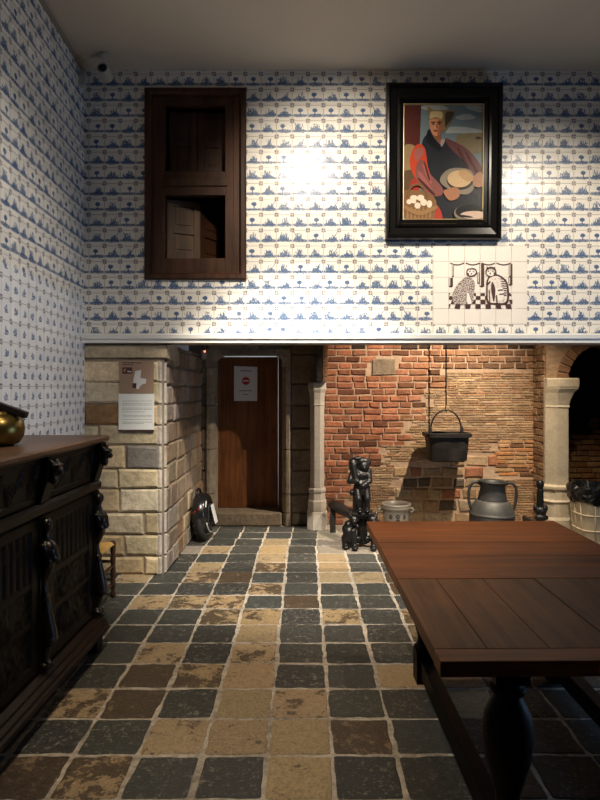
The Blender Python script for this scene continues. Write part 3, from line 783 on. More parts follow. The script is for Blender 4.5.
bpz = [(r, z) for r, z in lp[:-2]]+[(0.018, 0.5), (0.016, 0.7), (0.018, 0.88), (0.022, 0.9), (0.014, 0.93), (0.004, 0.94)]
lg = MB().lathe(bpz, seg=16).build('back_post', 'chairwood', ch); lg.location = (-0.118, -0.165, 0)
c = lg.copy(); C.objects.link(c); c.parent = ch; c.location = (-0.118, 0.165, 0)
for z_, r_ in ((0.10, 0.011), (0.235, 0.012)):
    s1 = MB()
    for x_ in (0.178, -0.118): s1.tube([(x_, -0.155, z_), (x_, -0.05, z_), (x_, 0.05, z_), (x_, 0.155, z_)], 0, rs=[r_*.8, r_*1.25, r_*1.25, r_*.8])
    for y_ in (-0.165, 0.165): s1.tube([(-0.110, y_, z_+.03), (-0.05, y_, z_+.03), (0.06, y_, z_+.03), (0.168, y_, z_+.03)], 0, rs=[r_*.8, r_*1.25, r_*1.25, r_*.8])
    s1.build('stretcher', 'chairwood', ch)
for z_ in (0.56, 0.70, 0.83):
    MB().box(-0.126, -0.110, -0.155, 0.155, z_, z_+0.06).build('back_slat', 'chairwood', ch, bevel=0.004)

# ------------------------------------------------------------------ wall cupboard in the tiles
X = lambda px: (px-304)/120.8
Z = lambda py: EYE+(388-py)/120.8
wc = thing('wall_cupboard', 'tall dark oak cupboard with folding shutters set into the tiled wall', 'cupboard', ((HX0+HX1)/2, WY, HZ0-.02))
ox, oz = (HX0+HX1)/2, HZ0-.02
K = lambda x, y, z: (x-ox, y-WY, z-oz)
def kb(m_, x0, x1, y0, y1, z0, z1): m_.box(x0-ox, x1-ox, y0-WY, y1-WY, z0-oz, z1-oz)
fx0, fx1, fz0, fz1 = X(145), X(246.4), Z(280), Z(88.7)
fr_ = MB()
pf = [(0, 0.0), (0, 0.022), (0.012, 0.034), (0.040, 0.034), (0.052, 0.022), (0.060, 0.0)]
rings = []
for t_, h in pf: rings.append([K(fx0+t_, WY-h, fz0+t_), K(fx1-t_, WY-h, fz0+t_), K(fx1-t_, WY-h, fz1-t_), K(fx0+t_, WY-h, fz1-t_)])
vs = [p for r in rings for p in r]; fs = []
for i in range(len(pf)-1):
    for k in range(4):
        k2 = (k+1) % 4; fs.append((i*4+k, i*4+k2, i*4+4+k2, i*4+4+k))
fr_.add(vs, fs)
fr_.build('outer_frame', 'oak_cup', wc)
ix0, ix1 = HX0+.003, HX1-.003
lx0, lx1 = X(164.5), X(225)
ms = MB()
kb(ms, ix0, lx0, WY+.006, WY+.075, HZ0+.003, HZ1-.003); kb(ms, lx1, X(233), WY+.006, WY+.075, HZ0+.003, HZ1-.003)
kb(ms, X(233), ix1, WY+.002, WY+.05, HZ0+.003, HZ1-.003)
kb(ms, lx0, lx1, WY+.006, WY+.075, Z(104.5), HZ1-.003); kb(ms, lx0, lx1, WY+.006, WY+.075, HZ0+.003, Z(258))
ms.build('inner_frame', 'oak_cup', wc, bevel=0.004)
rl = MB(); kb(rl, lx0, lx1, WY+.006, WY+.075, Z(195), Z(171)); kb(rl, lx0-.02, lx1+.02, WY-.008, WY+.02, Z(186), Z(178)); rl.build('middle_rail', 'oak_cup', wc, bevel=0.004)
bx = MB()
kb(bx, ix0, ix1, WY+.50, WY+.52, HZ0+.003, HZ1-.003)
kb(bx, ix0, ix0+.02, WY+.076, WY+.5, HZ0+.003, HZ1-.003); kb(bx, ix1-.02, ix1, WY+.076, WY+.5, HZ0+.003, HZ1-.003)
kb(bx, ix0+.02, ix1-.02, WY+.076, WY+.5, HZ0+.003, HZ0+.02); kb(bx, ix0+.02, ix1-.02, WY+.076, WY+.5, HZ1-.02, HZ1-.003)
kb(bx, ix0+.02, ix1-.02, WY+.076, WY+.5, Z(187), Z(180))
bx.build('carcass', 'oak_cup', wc)
def leaf_(name, wd, z0, z1, hx, hy, ang, mat):
    """a two-panel shutter leaf hinged at its left edge"""
    h = z1-z0; m_ = MB(); T = Matrix.Translation(K(hx, hy, z0)) @ Matrix.Rotation(ang, 4, 'Z'); s_ = 0.055
    for a in ((0, s_, 0, h), (wd-s_, wd, 0, h), (s_, wd-s_, 0, 0.075), (s_, wd-s_, h-0.05, h), (s_, wd-s_, h*0.45, h*0.45+0.055)):
        m_.box(a[0], a[1], 0, 0.026, a[2], a[3], tf=T)
    lf = m_.build(name, mat, wc, bevel=0.002)
    for a, b2 in ((0.075, h*0.45), (h*0.45+.055, h-.05)):
        p_ = MB(); p_.box(s_, wd-s_, 0.012, 0.02, a, b2, tf=T)
        p_.box(s_+.022, wd-s_-.022, 0.006, 0.013, a+.022, b2-.022, tf=T)
        p_.build('panel', mat, lf, bevel=0.002)
    return lf
zl0, zl1 = Z(257.5), Z(196)
A1 = math.radians(24)
leaf_('shutter_leaf', 0.285, zl0, zl1, lx0+.003, WY+.078, A1, 'oak_leaf')
leaf_('shutter_leaf', 0.285, zl0, zl1, lx0+.006+0.285*math.cos(A1), WY+.082+0.285*math.sin(A1), math.radians(58), 'oak_cup')
leaf_('shutter_leaf', 0.235, Z(170), Z(105), lx0+.012, WY+.12, math.radians(3), 'oak_cup')
leaf_('shutter_leaf', 0.235, Z(170), Z(105), lx0+.252, WY+.135, math.radians(4), 'oak_cup')

# ------------------------------------------------------------------ framed painting
MT['oil'] = attr_mat('oil_paint', 0.30, 0.08, 0.16, 90, 0.22)
pt = thing('framed_painting', 'portrait oil painting of a woman in red in a wide black frame', 'painting', (1.141, WY-0.004, 2.767), (math.radians(2.2), 0, 0))
def ringframe(m_, prof, x0, x1, z0, z1, y0=0.0):
    vs = []; fs = []
    for t_, h in prof: vs += [(x0+t_, y0-h, z0+t_*1.15), (x1-t_, y0-h, z0+t_*1.15), (x1-t_, y0-h, z1-t_*1.08), (x0+t_, y0-h, z1-t_*1.08)]
    n_ = len(prof)
    for i in range(n_):
        i2 = (i+1) % n_
        for k in range(4):
            k2 = (k+1) % 4; fs.append((i*4+k, i*4+k2, i2*4+k2, i2*4+k))
    m_.add(vs, fs)
fm = MB(); ringframe(fm, [(0, 0.0), (0, 0.055), (0.008, 0.075), (0.022, 0.078), (0.034, 0.066), (0.040, 0.052), (0.085, 0.046), (0.092, 0.060), (0.108, 0.062), (0.118, 0.046), (0.128, 0.040), (0.145, 0.030), (0.145, 0.0)], -0.474, 0.474, 0, 1.262)
fm.build('frame', 'ebony', pt)
fm = MB(); ringframe(fm, [(0.1455, 0.0), (0.1455, 0.031), (0.150, 0.032), (0.154, 0.020), (0.154, 0.0)], -0.474, 0.474, 0, 1.262)
fm.build('slip', 'gilt', pt)
cv = MB(); lay = [0]
def PX_(x, y): return (-0.325+(x-28)/522*0.650, 1.103-(y-30)/750*0.935)
def paint(poly, col, sm=True):
    p = smooth_poly(poly, 4) if sm else poly
    p = [PX_(min(550, max(28, x)), min(781, max(29, y))) for x, y in p]
    d = -0.016-0.00035*lay[0]; lay[0] += 1
    n_ = len(p); vs = [(u, d, v) for u, v in p]
    cv.add(vs, [tuple(range(n_))], 0, tuple(col)+(1,))
cv.box(-0.327, 0.327, -0.015, -0.004, 0.160, 1.11, 0, (0.1, 0.08, 0.06, 1))
E4 = lambda cx, cy, rx, ry: circ(cx, cy, rx, ry, 20)
paint([(28, 29), (550, 29), (550, 781), (28, 781)], (0.15, 0.20, 0.215), False)
for pl_ in ([(150, 40), (260, 30), (320, 60), (230, 70), (150, 60)], [(430, 40), (540, 30), (550, 80), (480, 70)], [(300, 180), (420, 175), (548, 200), (540, 225), (390, 215), (300, 215)], [(370, 110), (450, 90), (500, 120), (400, 130)]):
    paint(pl_, (0.36, 0.38, 0.36))
paint([(28, 29), (142, 29), (134, 310), (28, 310)], (0.085, 0.022, 0.018), False)
paint([(375, 240), (420, 220), (500, 215), (552, 225), (552, 340), (400, 330)], (0.20, 0.155, 0.085))
paint([(505, 240), (535, 240), (535, 255), (505, 255)], (0.05, 0.03, 0.02))
paint([(28, 305), (100, 298), (112, 380), (100, 470), (28, 470)], (0.26, 0.18, 0.085))
paint([(28, 470), (110, 470), (120, 600), (28, 600)], (0.10, 0.06, 0.035))
paint([(205, 215), (280, 260), (400, 300), (470, 360), (480, 480), (430, 560), (552, 540), (552, 782), (190, 782), (190, 540), (160, 400), (150, 270)], (0.020, 0.022, 0.028))
paint([(300, 250), (390, 285), (470, 340), (540, 430), (545, 500), (480, 490), (440, 410), (340, 320)], (0.12, 0.045, 0.045))
paint([(130, 285), (170, 320), (190, 440), (230, 530), (285, 570), (275, 620), (190, 615), (100, 500), (68, 400), (90, 320)], (0.46, 0.055, 0.024))
paint([(110, 430), (150, 390), (195, 470), (285, 570), (275, 622), (190, 615), (115, 530)], (0.20, 0.075, 0.065))
paint([(80, 520), (120, 520), (130, 600), (70, 610)], (0.30, 0.035, 0.025))
for pl_ in ([(100, 330), (150, 310), (160, 350), (110, 400)], [(150, 420), (185, 450), (215, 530), (200, 540)], [(120, 470), (150, 480), (215, 580), (190, 590)]): paint(pl_, (0.30, 0.10, 0.085))
for pl_ in ([(160, 400), (175, 420), (205, 520), (190, 510)], [(128, 520), (140, 515), (235, 610), (215, 612)], [(380, 320), (395, 320), (455, 420), (440, 420)], [(440, 350), (452, 350), (520, 470), (505, 470)]): paint(pl_, (0.075, 0.022, 0.02))
paint([(215, 225), (262, 215), (280, 260), (272, 292), (245, 268)], (0.22, 0.092, 0.05))
paint([(196, 190), (232, 262), (276, 300), (266, 330), (200, 290), (176, 240)], (0.012, 0.013, 0.018))
paint([(276, 258), (300, 262), (280, 305), (270, 292)], (0.30, 0.27, 0.24))
paint([(200, 128), (278, 128), (284, 175), (272, 215), (246, 236), (218, 226), (202, 192), (197, 160)], (0.56, 0.25, 0.125))
paint([(254, 135), (284, 140), (282, 185), (268, 218), (248, 234), (252, 200), (258, 170)], (0.32, 0.12, 0.06))
paint([(206, 146), (236, 144), (234, 152), (208, 153)], (0.085, 0.03, 0.02)); paint([(247, 144), (274, 146), (272, 154), (249, 152)], (0.07, 0.025, 0.018))
for a in ((221, 160, 9, 4), (257, 160, 9, 4)): paint(E4(*a), (0.05, 0.02, 0.015))
paint([(234, 152), (243, 150), (248, 186), (230, 188)], (0.62, 0.32, 0.18)); paint([(242, 152), (250, 184), (244, 190), (240, 175)], (0.15, 0.055, 0.032))
paint([(220, 202), (236, 198), (254, 203), (238, 210)], (0.20, 0.045, 0.035))
paint([(183, 48), (215, 66), (250, 72), (320, 70), (345, 76), (362, 78), (354, 108), (332, 148), (310, 190), (290, 212), (280, 170), (276, 128), (235, 118), (196, 130), (190, 95)], (0.24, 0.17, 0.075))
paint([(204, 82), (240, 78), (278, 84), (276, 126), (236, 116), (198, 126)], (0.60, 0.45, 0.22))
paint([(300, 90), (352, 82), (350, 112), (318, 158), (300, 180)], (0.055, 0.04, 0.025))
paint([(266, 530), (330, 450), (470, 460), (495, 560), (450, 615), (360, 600)], (0.22, 0.185, 0.14))
paint(E4(400, 525, 88, 62), (0.035, 0.028, 0.022))
paint(E4(396, 515, 80, 55), (0.52, 0.36, 0.20))
paint([(390, 470), (430, 455), (490, 500), (485, 528), (440, 530), (400, 500)], (0.44, 0.27, 0.13))
paint([(290, 600), (320, 580), (375, 570), (400, 600), (385, 640), (330, 655)], (0.34, 0.155, 0.085))
paint([(490, 500), (530, 470), (552, 500), (550, 560), (510, 570), (485, 550)], (0.34, 0.17, 0.10))
paint([(225, 690), (262, 700), (285, 782), (215, 782)], (0.36, 0.045, 0.03))
paint([(32, 610), (60, 590), (180, 600), (243, 660), (235, 740), (215, 782), (45, 782)], (0.19, 0.10, 0.045))
for k in range(7): paint([(50+k*26, 700), (62+k*26, 700), (60+k*24, 781), (50+k*24, 781)], (0.28, 0.165, 0.08), False)
for e in ((95, 640, 24, 18), (140, 640, 24, 20), (65, 665, 18, 17), (120, 690, 20, 20), (160, 670, 22, 22), (198, 680, 18, 24), (95, 665, 16, 12)): paint(E4(*e), (0.66, 0.56, 0.44))
paint([(40, 690), (90, 715), (150, 725), (240, 690), (243, 715), (150, 755), (80, 740), (36, 710)], (0.27, 0.155, 0.07))
hp = [(45+70*(1-math.cos(PI*k/14)), 640-95*math.sin(PI*k/14)) for k in range(15)]; hi = [(57+58*(1-math.cos(PI*k/14)), 640-80*math.sin(PI*k/14)) for k in range(15)]
paint(hp+hi[::-1], (0.16, 0.085, 0.04), False)
paint(E4(460, 740, 100, 56), (0.20, 0.16, 0.11)); paint(E4(462, 730, 92, 46), (0.012, 0.012, 0.014)); paint(E4(490, 752, 88, 26), (0.52, 0.38, 0.30))
paint([(400, 750), (470, 760), (480, 770), (400, 765)], (0.02, 0.02, 0.02))
cv.build('canvas', 'oil', pt, fixn=False)

# ------------------------------------------------------------------ tile picture of two cats
tp = thing('tile_picture', 'white tile panel with two brown drawn cats on a chequered floor', 'tile picture', (1.457, WY, 2.078))
tb_ = MB()
for i in range(6):
    for j in range(5):
        x0 = 1.068+i*0.1297-1.457; z1 = 2.7255-j*0.1295-2.078
        tb_.block(x0+.0008, z1-0.1295+.0008, x0+0.1297-.0008, z1-.0008, lambda u, v, d: (u, -d, v), 0.0, 0.004+rnd.uniform(0, .0006), 0.0012, (1, 1, 1, 1))
tb_.build('tiles', 'tilewhite', tp)
dr = MB(); lay = [0]
def draw(poly, mat, sm=True, base=None):
    p = smooth_poly(poly, 4) if sm else poly
    d = -0.0050-0.00022*lay[0]; lay[0] += 1
    vs = [((440+x/7.5-304)/120.8-1.457, d, EYE+(388-(250+y/7.5))/120.8-2.078) for x, y in p]
    dr.add(vs, [tuple(range(len(p)))], mat)
CA, FU, WA, WH = 0, 1, 2, 3
ys = [325, 346, 374, 406, 440]
for r in range(4):
    y0, y1 = ys[r], ys[r+1]
    s0, s1 = 0.82+0.18*r/4, 0.82+0.18*(r+1)/4
    for k in range(-9, 10):
        if (k+r) % 2: continue
        w_ = 39
        a = [(302+k*w_*s0, y0), (302+(k+1)*w_*s0, y0), (302+(k+1)*w_*s1, y1), (302+k*w_*s1, y1)]
        a = [(min(540, max(65, x)), y) for x, y in a]
        if abs(a[0][0]-a[1][0]) < 2 and abs(a[2][0]-a[3][0]) < 2: continue
        draw(a, CA, False)
lay[0] = 1
def swag(x0, x1, y, sag): draw([(x0, y-4)]+[(x0+(x1-x0)*k/8, y+sag*math.sin(PI*k/8)+6) for k in range(9)]+[(x1, y-4)]+[(x1-(x1-x0)*k/8, y+sag*math.sin(PI*(1-k/8))-4) for k in range(1, 8)], CA, False)
for a in ((75, 180), (192, 298), (312, 412), (422, 530)): swag(a[0], a[1], 98, 14)
for a in ((88, 103, 105, 200), (65, 96, 210, 275), (295, 330, 100, 275), (278, 293, 170, 250), (515, 541, 105, 200), (512, 541, 205, 262)):
    draw([(a[0], a[2]), (a[1], a[2]), (a[1], a[3]), ((a[0]+a[1])/2, a[3]+8), (a[0], a[3])], CA, False)
    draw([(a[0]+4, a[2]+3), (a[0]+10, a[2]+3), (a[0]+10, a[3]-6), (a[0]+4, a[3]-6)], WH, False)
lay[0] += 1
draw([(105, 405), (90, 340), (110, 290), (150, 235), (200, 203), (240, 215), (260, 260), (252, 330), (238, 405), (170, 412)], FU)
draw([(200, 330), (215, 330), (232, 400), (205, 405)], WH)
draw([(196, 165), (205, 143), (222, 140), (240, 136), (262, 142), (275, 160), (272, 185), (250, 200), (222, 202), (200, 190)], CA); draw([(204, 167), (212, 152), (238, 146), (260, 154), (266, 172), (246, 190), (222, 192), (208, 184)], WH)
for pl_ in ([(214, 160), (228, 158), (228, 164), (216, 167)], [(244, 160), (256, 163), (255, 169), (243, 166)], [(228, 176), (238, 174), (236, 186), (228, 186)], [(205, 172), (216, 178), (214, 190), (206, 184)], [(222, 142), (228, 140), (232, 152), (226, 154)], [(244, 142), (250, 144), (246, 154), (241, 152)]): draw(pl_, CA, False)
draw([(345, 300), (348, 230), (375, 195), (430, 185), (490, 225), (512, 290), (505, 400), (420, 408), (350, 395)], CA)
draw([(355, 300), (358, 235), (382, 205), (430, 198), (480, 235), (498, 290), (492, 388), (420, 398), (362, 385)], WA)
for k in range(8):
    y0 = 215+k*17
    draw([(455+k*3, y0), (485+min(k*6, 18), y0+4), (500-max(0, k-5)*4, y0+12), (450, y0+8)], CA, False)
draw([(400, 300), (470, 290), (470, 370), (430, 380)], WH); draw([(388, 240), (412, 300), (400, 390), (380, 300)], CA)
draw(E4(378, 165, 40, 38), CA); draw(E4(377, 170, 31, 27), WH)
for k in range(4): draw([(355+k*14, 135), (362+k*14, 135), (360+k*14, 158), (356+k*14, 158)], CA, False)
for pl_ in ([(352, 160), (364, 158), (364, 166), (353, 168)], [(386, 158), (398, 162), (396, 169), (386, 166)], [(368, 172), (378, 172), (374, 188), (368, 184)], [(345, 142), (346, 124), (362, 136)], [(392, 134), (408, 128), (412, 150)], [(398, 172), (418, 165), (420, 190), (400, 192)]): draw(pl_, CA, False)
for pl_ in ([(362, 300), (368, 300), (372, 395), (366, 395)], [(415, 340), (424, 340), (428, 400), (420, 400)], [(352, 250), (372, 232), (374, 246), (354, 268)], [(430, 300), (470, 296), (472, 304), (432, 308)], [(440, 330), (476, 326), (476, 334), (442, 338)]): draw(pl_, CA, False)
dr.build('drawing', ['manganese', 'mangfur', 'manglight', 'tilewhite'], tp, fixn=False)

# ------------------------------------------------------------------ signs on the pier
sg = thing('map_sign', 'brown sign with a white floor plan on the stone pier', 'sign', (-1.385, WY-0.001, 1.505))
MB().box(-0.142, 0.142, -0.012, 0, 0, 0.272).build('board', 'signbrown', sg, bevel=0.001)
sx = lambda x: (115+x*0.09375-304)/121.3+1.385
sz = lambda y: EYE+(388-(360+y*0.09375))/121.3-1.505
def flat(name, poly, mat, par, d, d0=None):
    m_ = MB(); m_.prism([(sx(x), sz(y)) for x, y in poly], lambda u, v, q: (u, q, v), d, d+0.0012)
    return m_.build(name, mat, par)
flat('picture', [(75, 78), (182, 78), (182, 146), (75, 146)], 'inkdark', sg, -0.0135)
flat('picture_highlight', [(130, 115), (172, 120), (172, 130), (130, 126)], 'paper', sg, -0.0150)
flat('picture_highlight', [(90, 100), (112, 88), (116, 100), (100, 128), (90, 130)], 'signbrown', sg, -0.0150)
flat('floor_plan', [(215, 118), (278, 105), (268, 190), (332, 204), (326, 252), (292, 258), (262, 284), (252, 312), (222, 308), (228, 250), (190, 245), (200, 180)], 'paper', sg, -0.0135)
flat('marked_room', [(186, 248), (228, 250), (222, 300), (182, 296)], 'inkdark', sg, -0.0152)
for y_, x0, x1 in ((24, 80, 215), (26, 228, 285), (46, 80, 190)):
    x = x0; ln = MB()
    while x < x1:
        w_ = rnd.uniform(14, 34); ln.prism([(sx(x), sz(y_)), (sx(min(x+w_, x1)), sz(y_)), (sx(min(x+w_, x1)), sz(y_+9)), (sx(x), sz(y_+9))], lambda u, v, q: (u, q, v), -0.0132, -0.0122); x += w_+6
    ln.build('print_line', 'inkdark', sg)
tpn = thing('text_panel', 'white printed text panel directly under the brown sign', 'sign', (-1.385, WY-0.001, 1.205))
MB().box(-0.146, 0.146, -0.016, 0, 0, 0.297).build('board', 'signwhite', tpn, bevel=0.0015)
MB().box(-0.144, 0.144, -0.014, 0, -0.012, -0.0005).build('lower_edge', 'inkdark', tpn)
for y_ in (435, 463, 478, 510, 525, 550, 588, 603, 632, 660, 674):
    ln = MB(); x = 78; xe = 395 if y_ not in (674, 550) else rnd.uniform(240, 340)
    while x < xe:
        w_ = rnd.uniform(10, 34); e = min(x+w_, xe)
        ln.prism([(sx(x), sz(y_)+.3), (sx(e), sz(y_)+.3), (sx(e), sz(y_+6)+.3), (sx(x), sz(y_+6)+.3)], lambda u, v, q: (u, q, v), -0.0168, -0.0160); x = e+6
    ln.build('print_line', 'ink', tpn)

# notice on the door
nt_ = thing('door_notice', 'paper notice with a red no-entry disc on the plank door', 'notice', (-0.67, 7.15, 1.47))
S = 610/7.15
nx = lambda x: (225+x*0.0687-304)/S+0.67
nz = lambda y: EYE+(388-(355+y*0.06875))/S-1.47
def npoly(name, polys, mat, d):
    m_ = MB()
    for p in polys: m_.prism([(nx(x), nz(y)) for x, y in p], lambda u, v, q: (u, q, v), d, d+0.0008)
    return m_.build(name, mat, nt_)
npoly('sheet', [[(132, 160), (472, 175), (468, 668), (132, 668)]], 'paper', -0.002)
npoly('no_entry_disc', [circ(305, 377, 58, 58)], 'red', -0.003)
npoly('disc_bar', [[(262, 366), (348, 366), (348, 384), (262, 384)]], 'paper', -0.004)
dash = lambda x0, x1, y, h: [[(x, y), (min(x+16, x1), y), (min(x+16, x1), y+h), (x, y+h)] for x in range(x0, x1, 21)]
for a_ in ((225, 380, 224, 14), (208, 392, 514, 12), (264, 338, 566, 12)): npoly('print_line', dash(*a_), 'inkdark', -0.003)

# ------------------------------------------------------------------ stone columns
lc = thing('stone_column', 'slender octagonal stone colonnette between the doorway and red brick hearth', 'column', (0.145, 6.735, 0))
def octl(prof, name, par, a0=PI/8):
    m_ = MB(); m_.lathe(prof, seg=8, flat=True, rot=a0)
    m_.c = [(0.42, 0.37, 0.31, 1)]*len(m_.f); return m_.build(name, 'limestone', par, bevel=0.004)
octl([(0.119, 0), (0.119, 0.19), (0.110, 0.20), (0.110, 0.31), (0.100, 0.325), (0.092, 0.40), (0.103, 0.415), (0.103, 0.44), (0.086, 0.455)], 'base', lc)
octl([(0.083, 0.45), (0.083, 1.36)], 'shaft', lc)
octl([(0.084, 1.355), (0.093, 1.365), (0.086, 1.375), (0.086, 1.43), (0.094, 1.50), (0.108, 1.535), (0.108, 1.60), (0.100, 1.615)], 'capital', lc)
rc = thing('corner_pillar', 'thick pale stone pillar with a corbelled capital beside the dark arch', 'column', (2.69, 6.5, 0))
base_poly = [(-0.12, 0.048), (-0.12, 0.0), (-0.035, -0.10), (0.085, -0.10), (0.115, -0.04), (0.115, 0.048)]
def loft(secs, name, par, col=(0.45, 0.385, 0.28)):
    """secs: (z, grow left, grow right, grow front)"""
    vs = []; fs = []; n_ = len(base_poly)
    for z_, gl, gr, gf in secs:
        for x_, y_ in base_poly:
            vs.append((x_-gl if x_ < 0 else x_+gr, y_-gf if y_ < 0.04 else y_, z_))
    for i in range(len(secs)-1):
        for k in range(n_):
            k2 = (k+1) % n_; fs.append((i*n_+k, i*n_+k2, (i+1)*n_+k2, (i+1)*n_+k))
    fs.append(tuple(range(n_))[::-1]); fs.append(tuple((len(secs)-1)*n_+k for k in range(n_)))
    m_ = MB(); m_.add(vs, fs, 0, col+(1,)); return m_.build(name, 'limestone', par, bevel=0.004)
loft([(0, .06, .06, .06), (.17, .06, .06, .06), (.19, .05, .05, .05), (.20, .045, .045, .045), (.34, .045, .045, .045), (.36, .055, .055, .055), (.375, .03, .03, .03), (.47, .022, .022, .022), (.485, .035, .035, .035), (.515, .035, .035, .035), (.53, 0, 0, 0)], 'base', rc)
loft([(.525, 0, 0, 0), (1.34, 0, 0, 0)], 'shaft', rc)
loft([(1.335, 0, 0, 0), (1.35, .0, .012, .008), (1.37, 0, .008, 0), (1.43, .0, .02, .012), (1.50, .0, .045, .03), (1.545, .0, .085, .05), (1.555, .0, .085, .05), (1.565, .0, .09, .055), (1.64, .0, .09, .055), (1.655, .0, .08, .045)], 'capital', rc)

# ------------------------------------------------------------------ iron and pots on the hearth
an = thing('figure_andiron', 'black cast iron andiron with a standing child figure on beast feet', 'andiron', (0.53, 5.97, 0))
sculpt('child_figure', [('e', (0.055, -0.015, 0.785), (0.052, 0.056, 0.062)), ('e', (0.055, -0.062, 0.775), (0.014, 0.018, 0.016)), ('e', (0.035, 0.0, 0.838), (0.085, 0.055, 0.036)), ('e', (0.09, 0.0, 0.82), (0.035, 0.045, 0.038)), ('e', (-0.045, -0.01, 0.815), (0.050, 0.048, 0.055)), ('e', (-0.01, -0.02, 0.865), (0.05, 0.04, 0.022)),
    ('e', (-0.065, -0.03, 0.775), (0.028, 0.03, 0.04)), ('e', (-0.005, 0.01, 0.765), (0.05, 0.04, 0.06)),
    ('e', (0.03, 0.0, 0.685), (0.080, 0.062, 0.085)), ('e', (0.03, -0.02, 0.60), (0.072, 0.062, 0.07)), ('e', (0.0, -0.045, 0.70), (0.03, 0.025, 0.03)), ('e', (0.06, -0.045, 0.70), (0.03, 0.025, 0.03)),
    ('c', (-0.045, -0.01, 0.735), (-0.085, -0.045, 0.645), 0.036, 0.032), ('c', (-0.085, -0.045, 0.645), (-0.015, -0.095, 0.650), 0.032, 0.024),
    ('c', (-0.025, -0.08, 0.65), (-0.05, -0.05, 0.80), 0.026, 0.026), ('c', (0.10, -0.01, 0.735), (0.108, -0.045, 0.645), 0.034, 0.030), ('c', (0.108, -0.045, 0.645), (0.035, -0.095, 0.605), 0.029, 0.024),
    ('c', (-0.008, -0.02, 0.575), (-0.002, -0.075, 0.475), 0.044, 0.034), ('c', (0.072, -0.02, 0.575), (0.085, -0.07, 0.480), 0.044, 0.034), ('c', (-0.002, -0.075, 0.475), (0.010, -0.06, 0.385), 0.030, 0.021), ('c', (0.085, -0.07, 0.48), (0.080, -0.06, 0.385), 0.030, 0.021),
    ('e', (0.006, -0.095, 0.365), (0.026, 0.048, 0.020)), ('e', (0.078, -0.095, 0.365), (0.026, 0.048, 0.020)), ('e', (-0.06, -0.01, 0.53), (0.03, 0.03, 0.03)), ('e', (0.035, -0.075, 0.56), (0.03, 0.025, 0.05))], 0.006, 'iron', an, 1)
pm = MB(); pm.box(-0.05, 0.115, -0.02, 0.07, 0.345, 0.56); pm.box(-0.065, 0.145, -0.115, 0.08, 0.315, 0.347); pm.box(-0.045, 0.125, -0.09, 0.07, 0.285, 0.316); pm.box(-0.01, 0.09, -0.03, 0.055, 0.06, 0.287)
pm.build('pedestal', 'iron', an, bevel=0.006)
def beast(sg_):
    pr = [('c', (-0.015, -0.03, 0.26), (-0.105, -0.055, 0.18), 0.05, 0.06), ('e', (-0.045, -0.085, 0.285), (0.052, 0.048, 0.042)), ('e', (-0.05, -0.135, 0.272), (0.028, 0.032, 0.020)), ('e', (-0.05, -0.13, 0.245), (0.022, 0.026, 0.010)), ('e', (-0.085, -0.075, 0.325), (0.014, 0.012, 0.026)), ('e', (-0.01, -0.075, 0.325), (0.014, 0.012, 0.026)), ('e', (-0.07, -0.118, 0.305), (0.012, 0.012, 0.010)), ('e', (-0.03, -0.118, 0.305), (0.012, 0.012, 0.010)),
        ('e', (-0.10, -0.06, 0.225), (0.04, 0.05, 0.045)), ('e', (-0.02, -0.07, 0.215), (0.03, 0.05, 0.03)), ('e', (-0.095, -0.07, 0.13), (0.060, 0.065, 0.095)), ('c', (-0.06, -0.105, 0.17), (-0.045, -0.140, 0.035), 0.036, 0.026), ('c', (-0.125, -0.06, 0.10), (-0.130, -0.075, 0.035), 0.046, 0.036), ('e', (-0.045, -0.165, 0.024), (0.034, 0.045, 0.024)), ('e', (-0.128, -0.105, 0.022), (0.036, 0.05, 0.022)), ('c', (-0.06, -0.02, 0.10), (0.03, -0.02, 0.05), 0.035, 0.03), ('e', (-0.005, -0.06, 0.09), (0.04, 0.03, 0.03))]
    if sg_ > 0:
        def fl_(c): return (0.085-c[0], c[1], c[2])
        pr = [(p[0], fl_(p[1]), p[2]) if p[0] == 'e' else (p[0], fl_(p[1]), fl_(p[2]), p[3], p[4]) for p in pr]
    return sculpt('beast_foot', pr, 0.007, 'iron', an, 1)
beast(-1); beast(1)
lb = MB(); lb.tube([(0.03, 0.05, 0.26), (-0.03, 0.2, 0.265), (-0.225, 0.62, 0.285)], 0.062, seg=4)
lb.box(-0.25, -0.19, 0.56, 0.63, 0.0, 0.26)
lb.build('log_bar', 'iron_rust', an)

a2 = thing('ball_top_andiron', 'plain black iron andiron with a ball top beside the pale pillar', 'andiron', (2.40, 6.20, 0))
MB().lathe([(0.030, 0.10), (0.040, 0.16), (0.038, 0.3), (0.032, 0.5), (0.034, 0.52), (0.024, 0.53), (0.036, 0.55), (0.040, 0.575), (0.034, 0.60), (0.018, 0.615)], seg=20).build('post', 'iron', a2)
sculpt('ornament', [('e', (0, -0.03, 0.30), (0.055, 0.035, 0.05)), ('e', (-0.05, -0.01, 0.33), (0.025, 0.025, 0.04)), ('e', (0.05, -0.01, 0.33), (0.025, 0.025, 0.04)), ('e', (0, -0.04, 0.24), (0.07, 0.035, 0.035))], 0.006, 'iron', a2, 1)
sculpt('feet', [('c', (0, 0, 0.13), (-0.09, -0.02, 0.03), 0.03, 0.025), ('c', (0, 0, 0.13), (0.09, -0.02, 0.03), 0.03, 0.025), ('e', (-0.11, -0.03, 0.02), (0.035, 0.03, 0.02)), ('e', (0.11, -0.03, 0.02), (0.035, 0.03, 0.02))], 0.007, 'iron', a2, 1)
lb = MB(); lb.box(-0.02, 0.02, 0.03, 0.45, 0.12, 0.16); lb.box(-0.02, 0.02, 0.41, 0.45, 0, 0.12); lb.build('log_bar', 'iron_rust', a2, bevel=0.004)

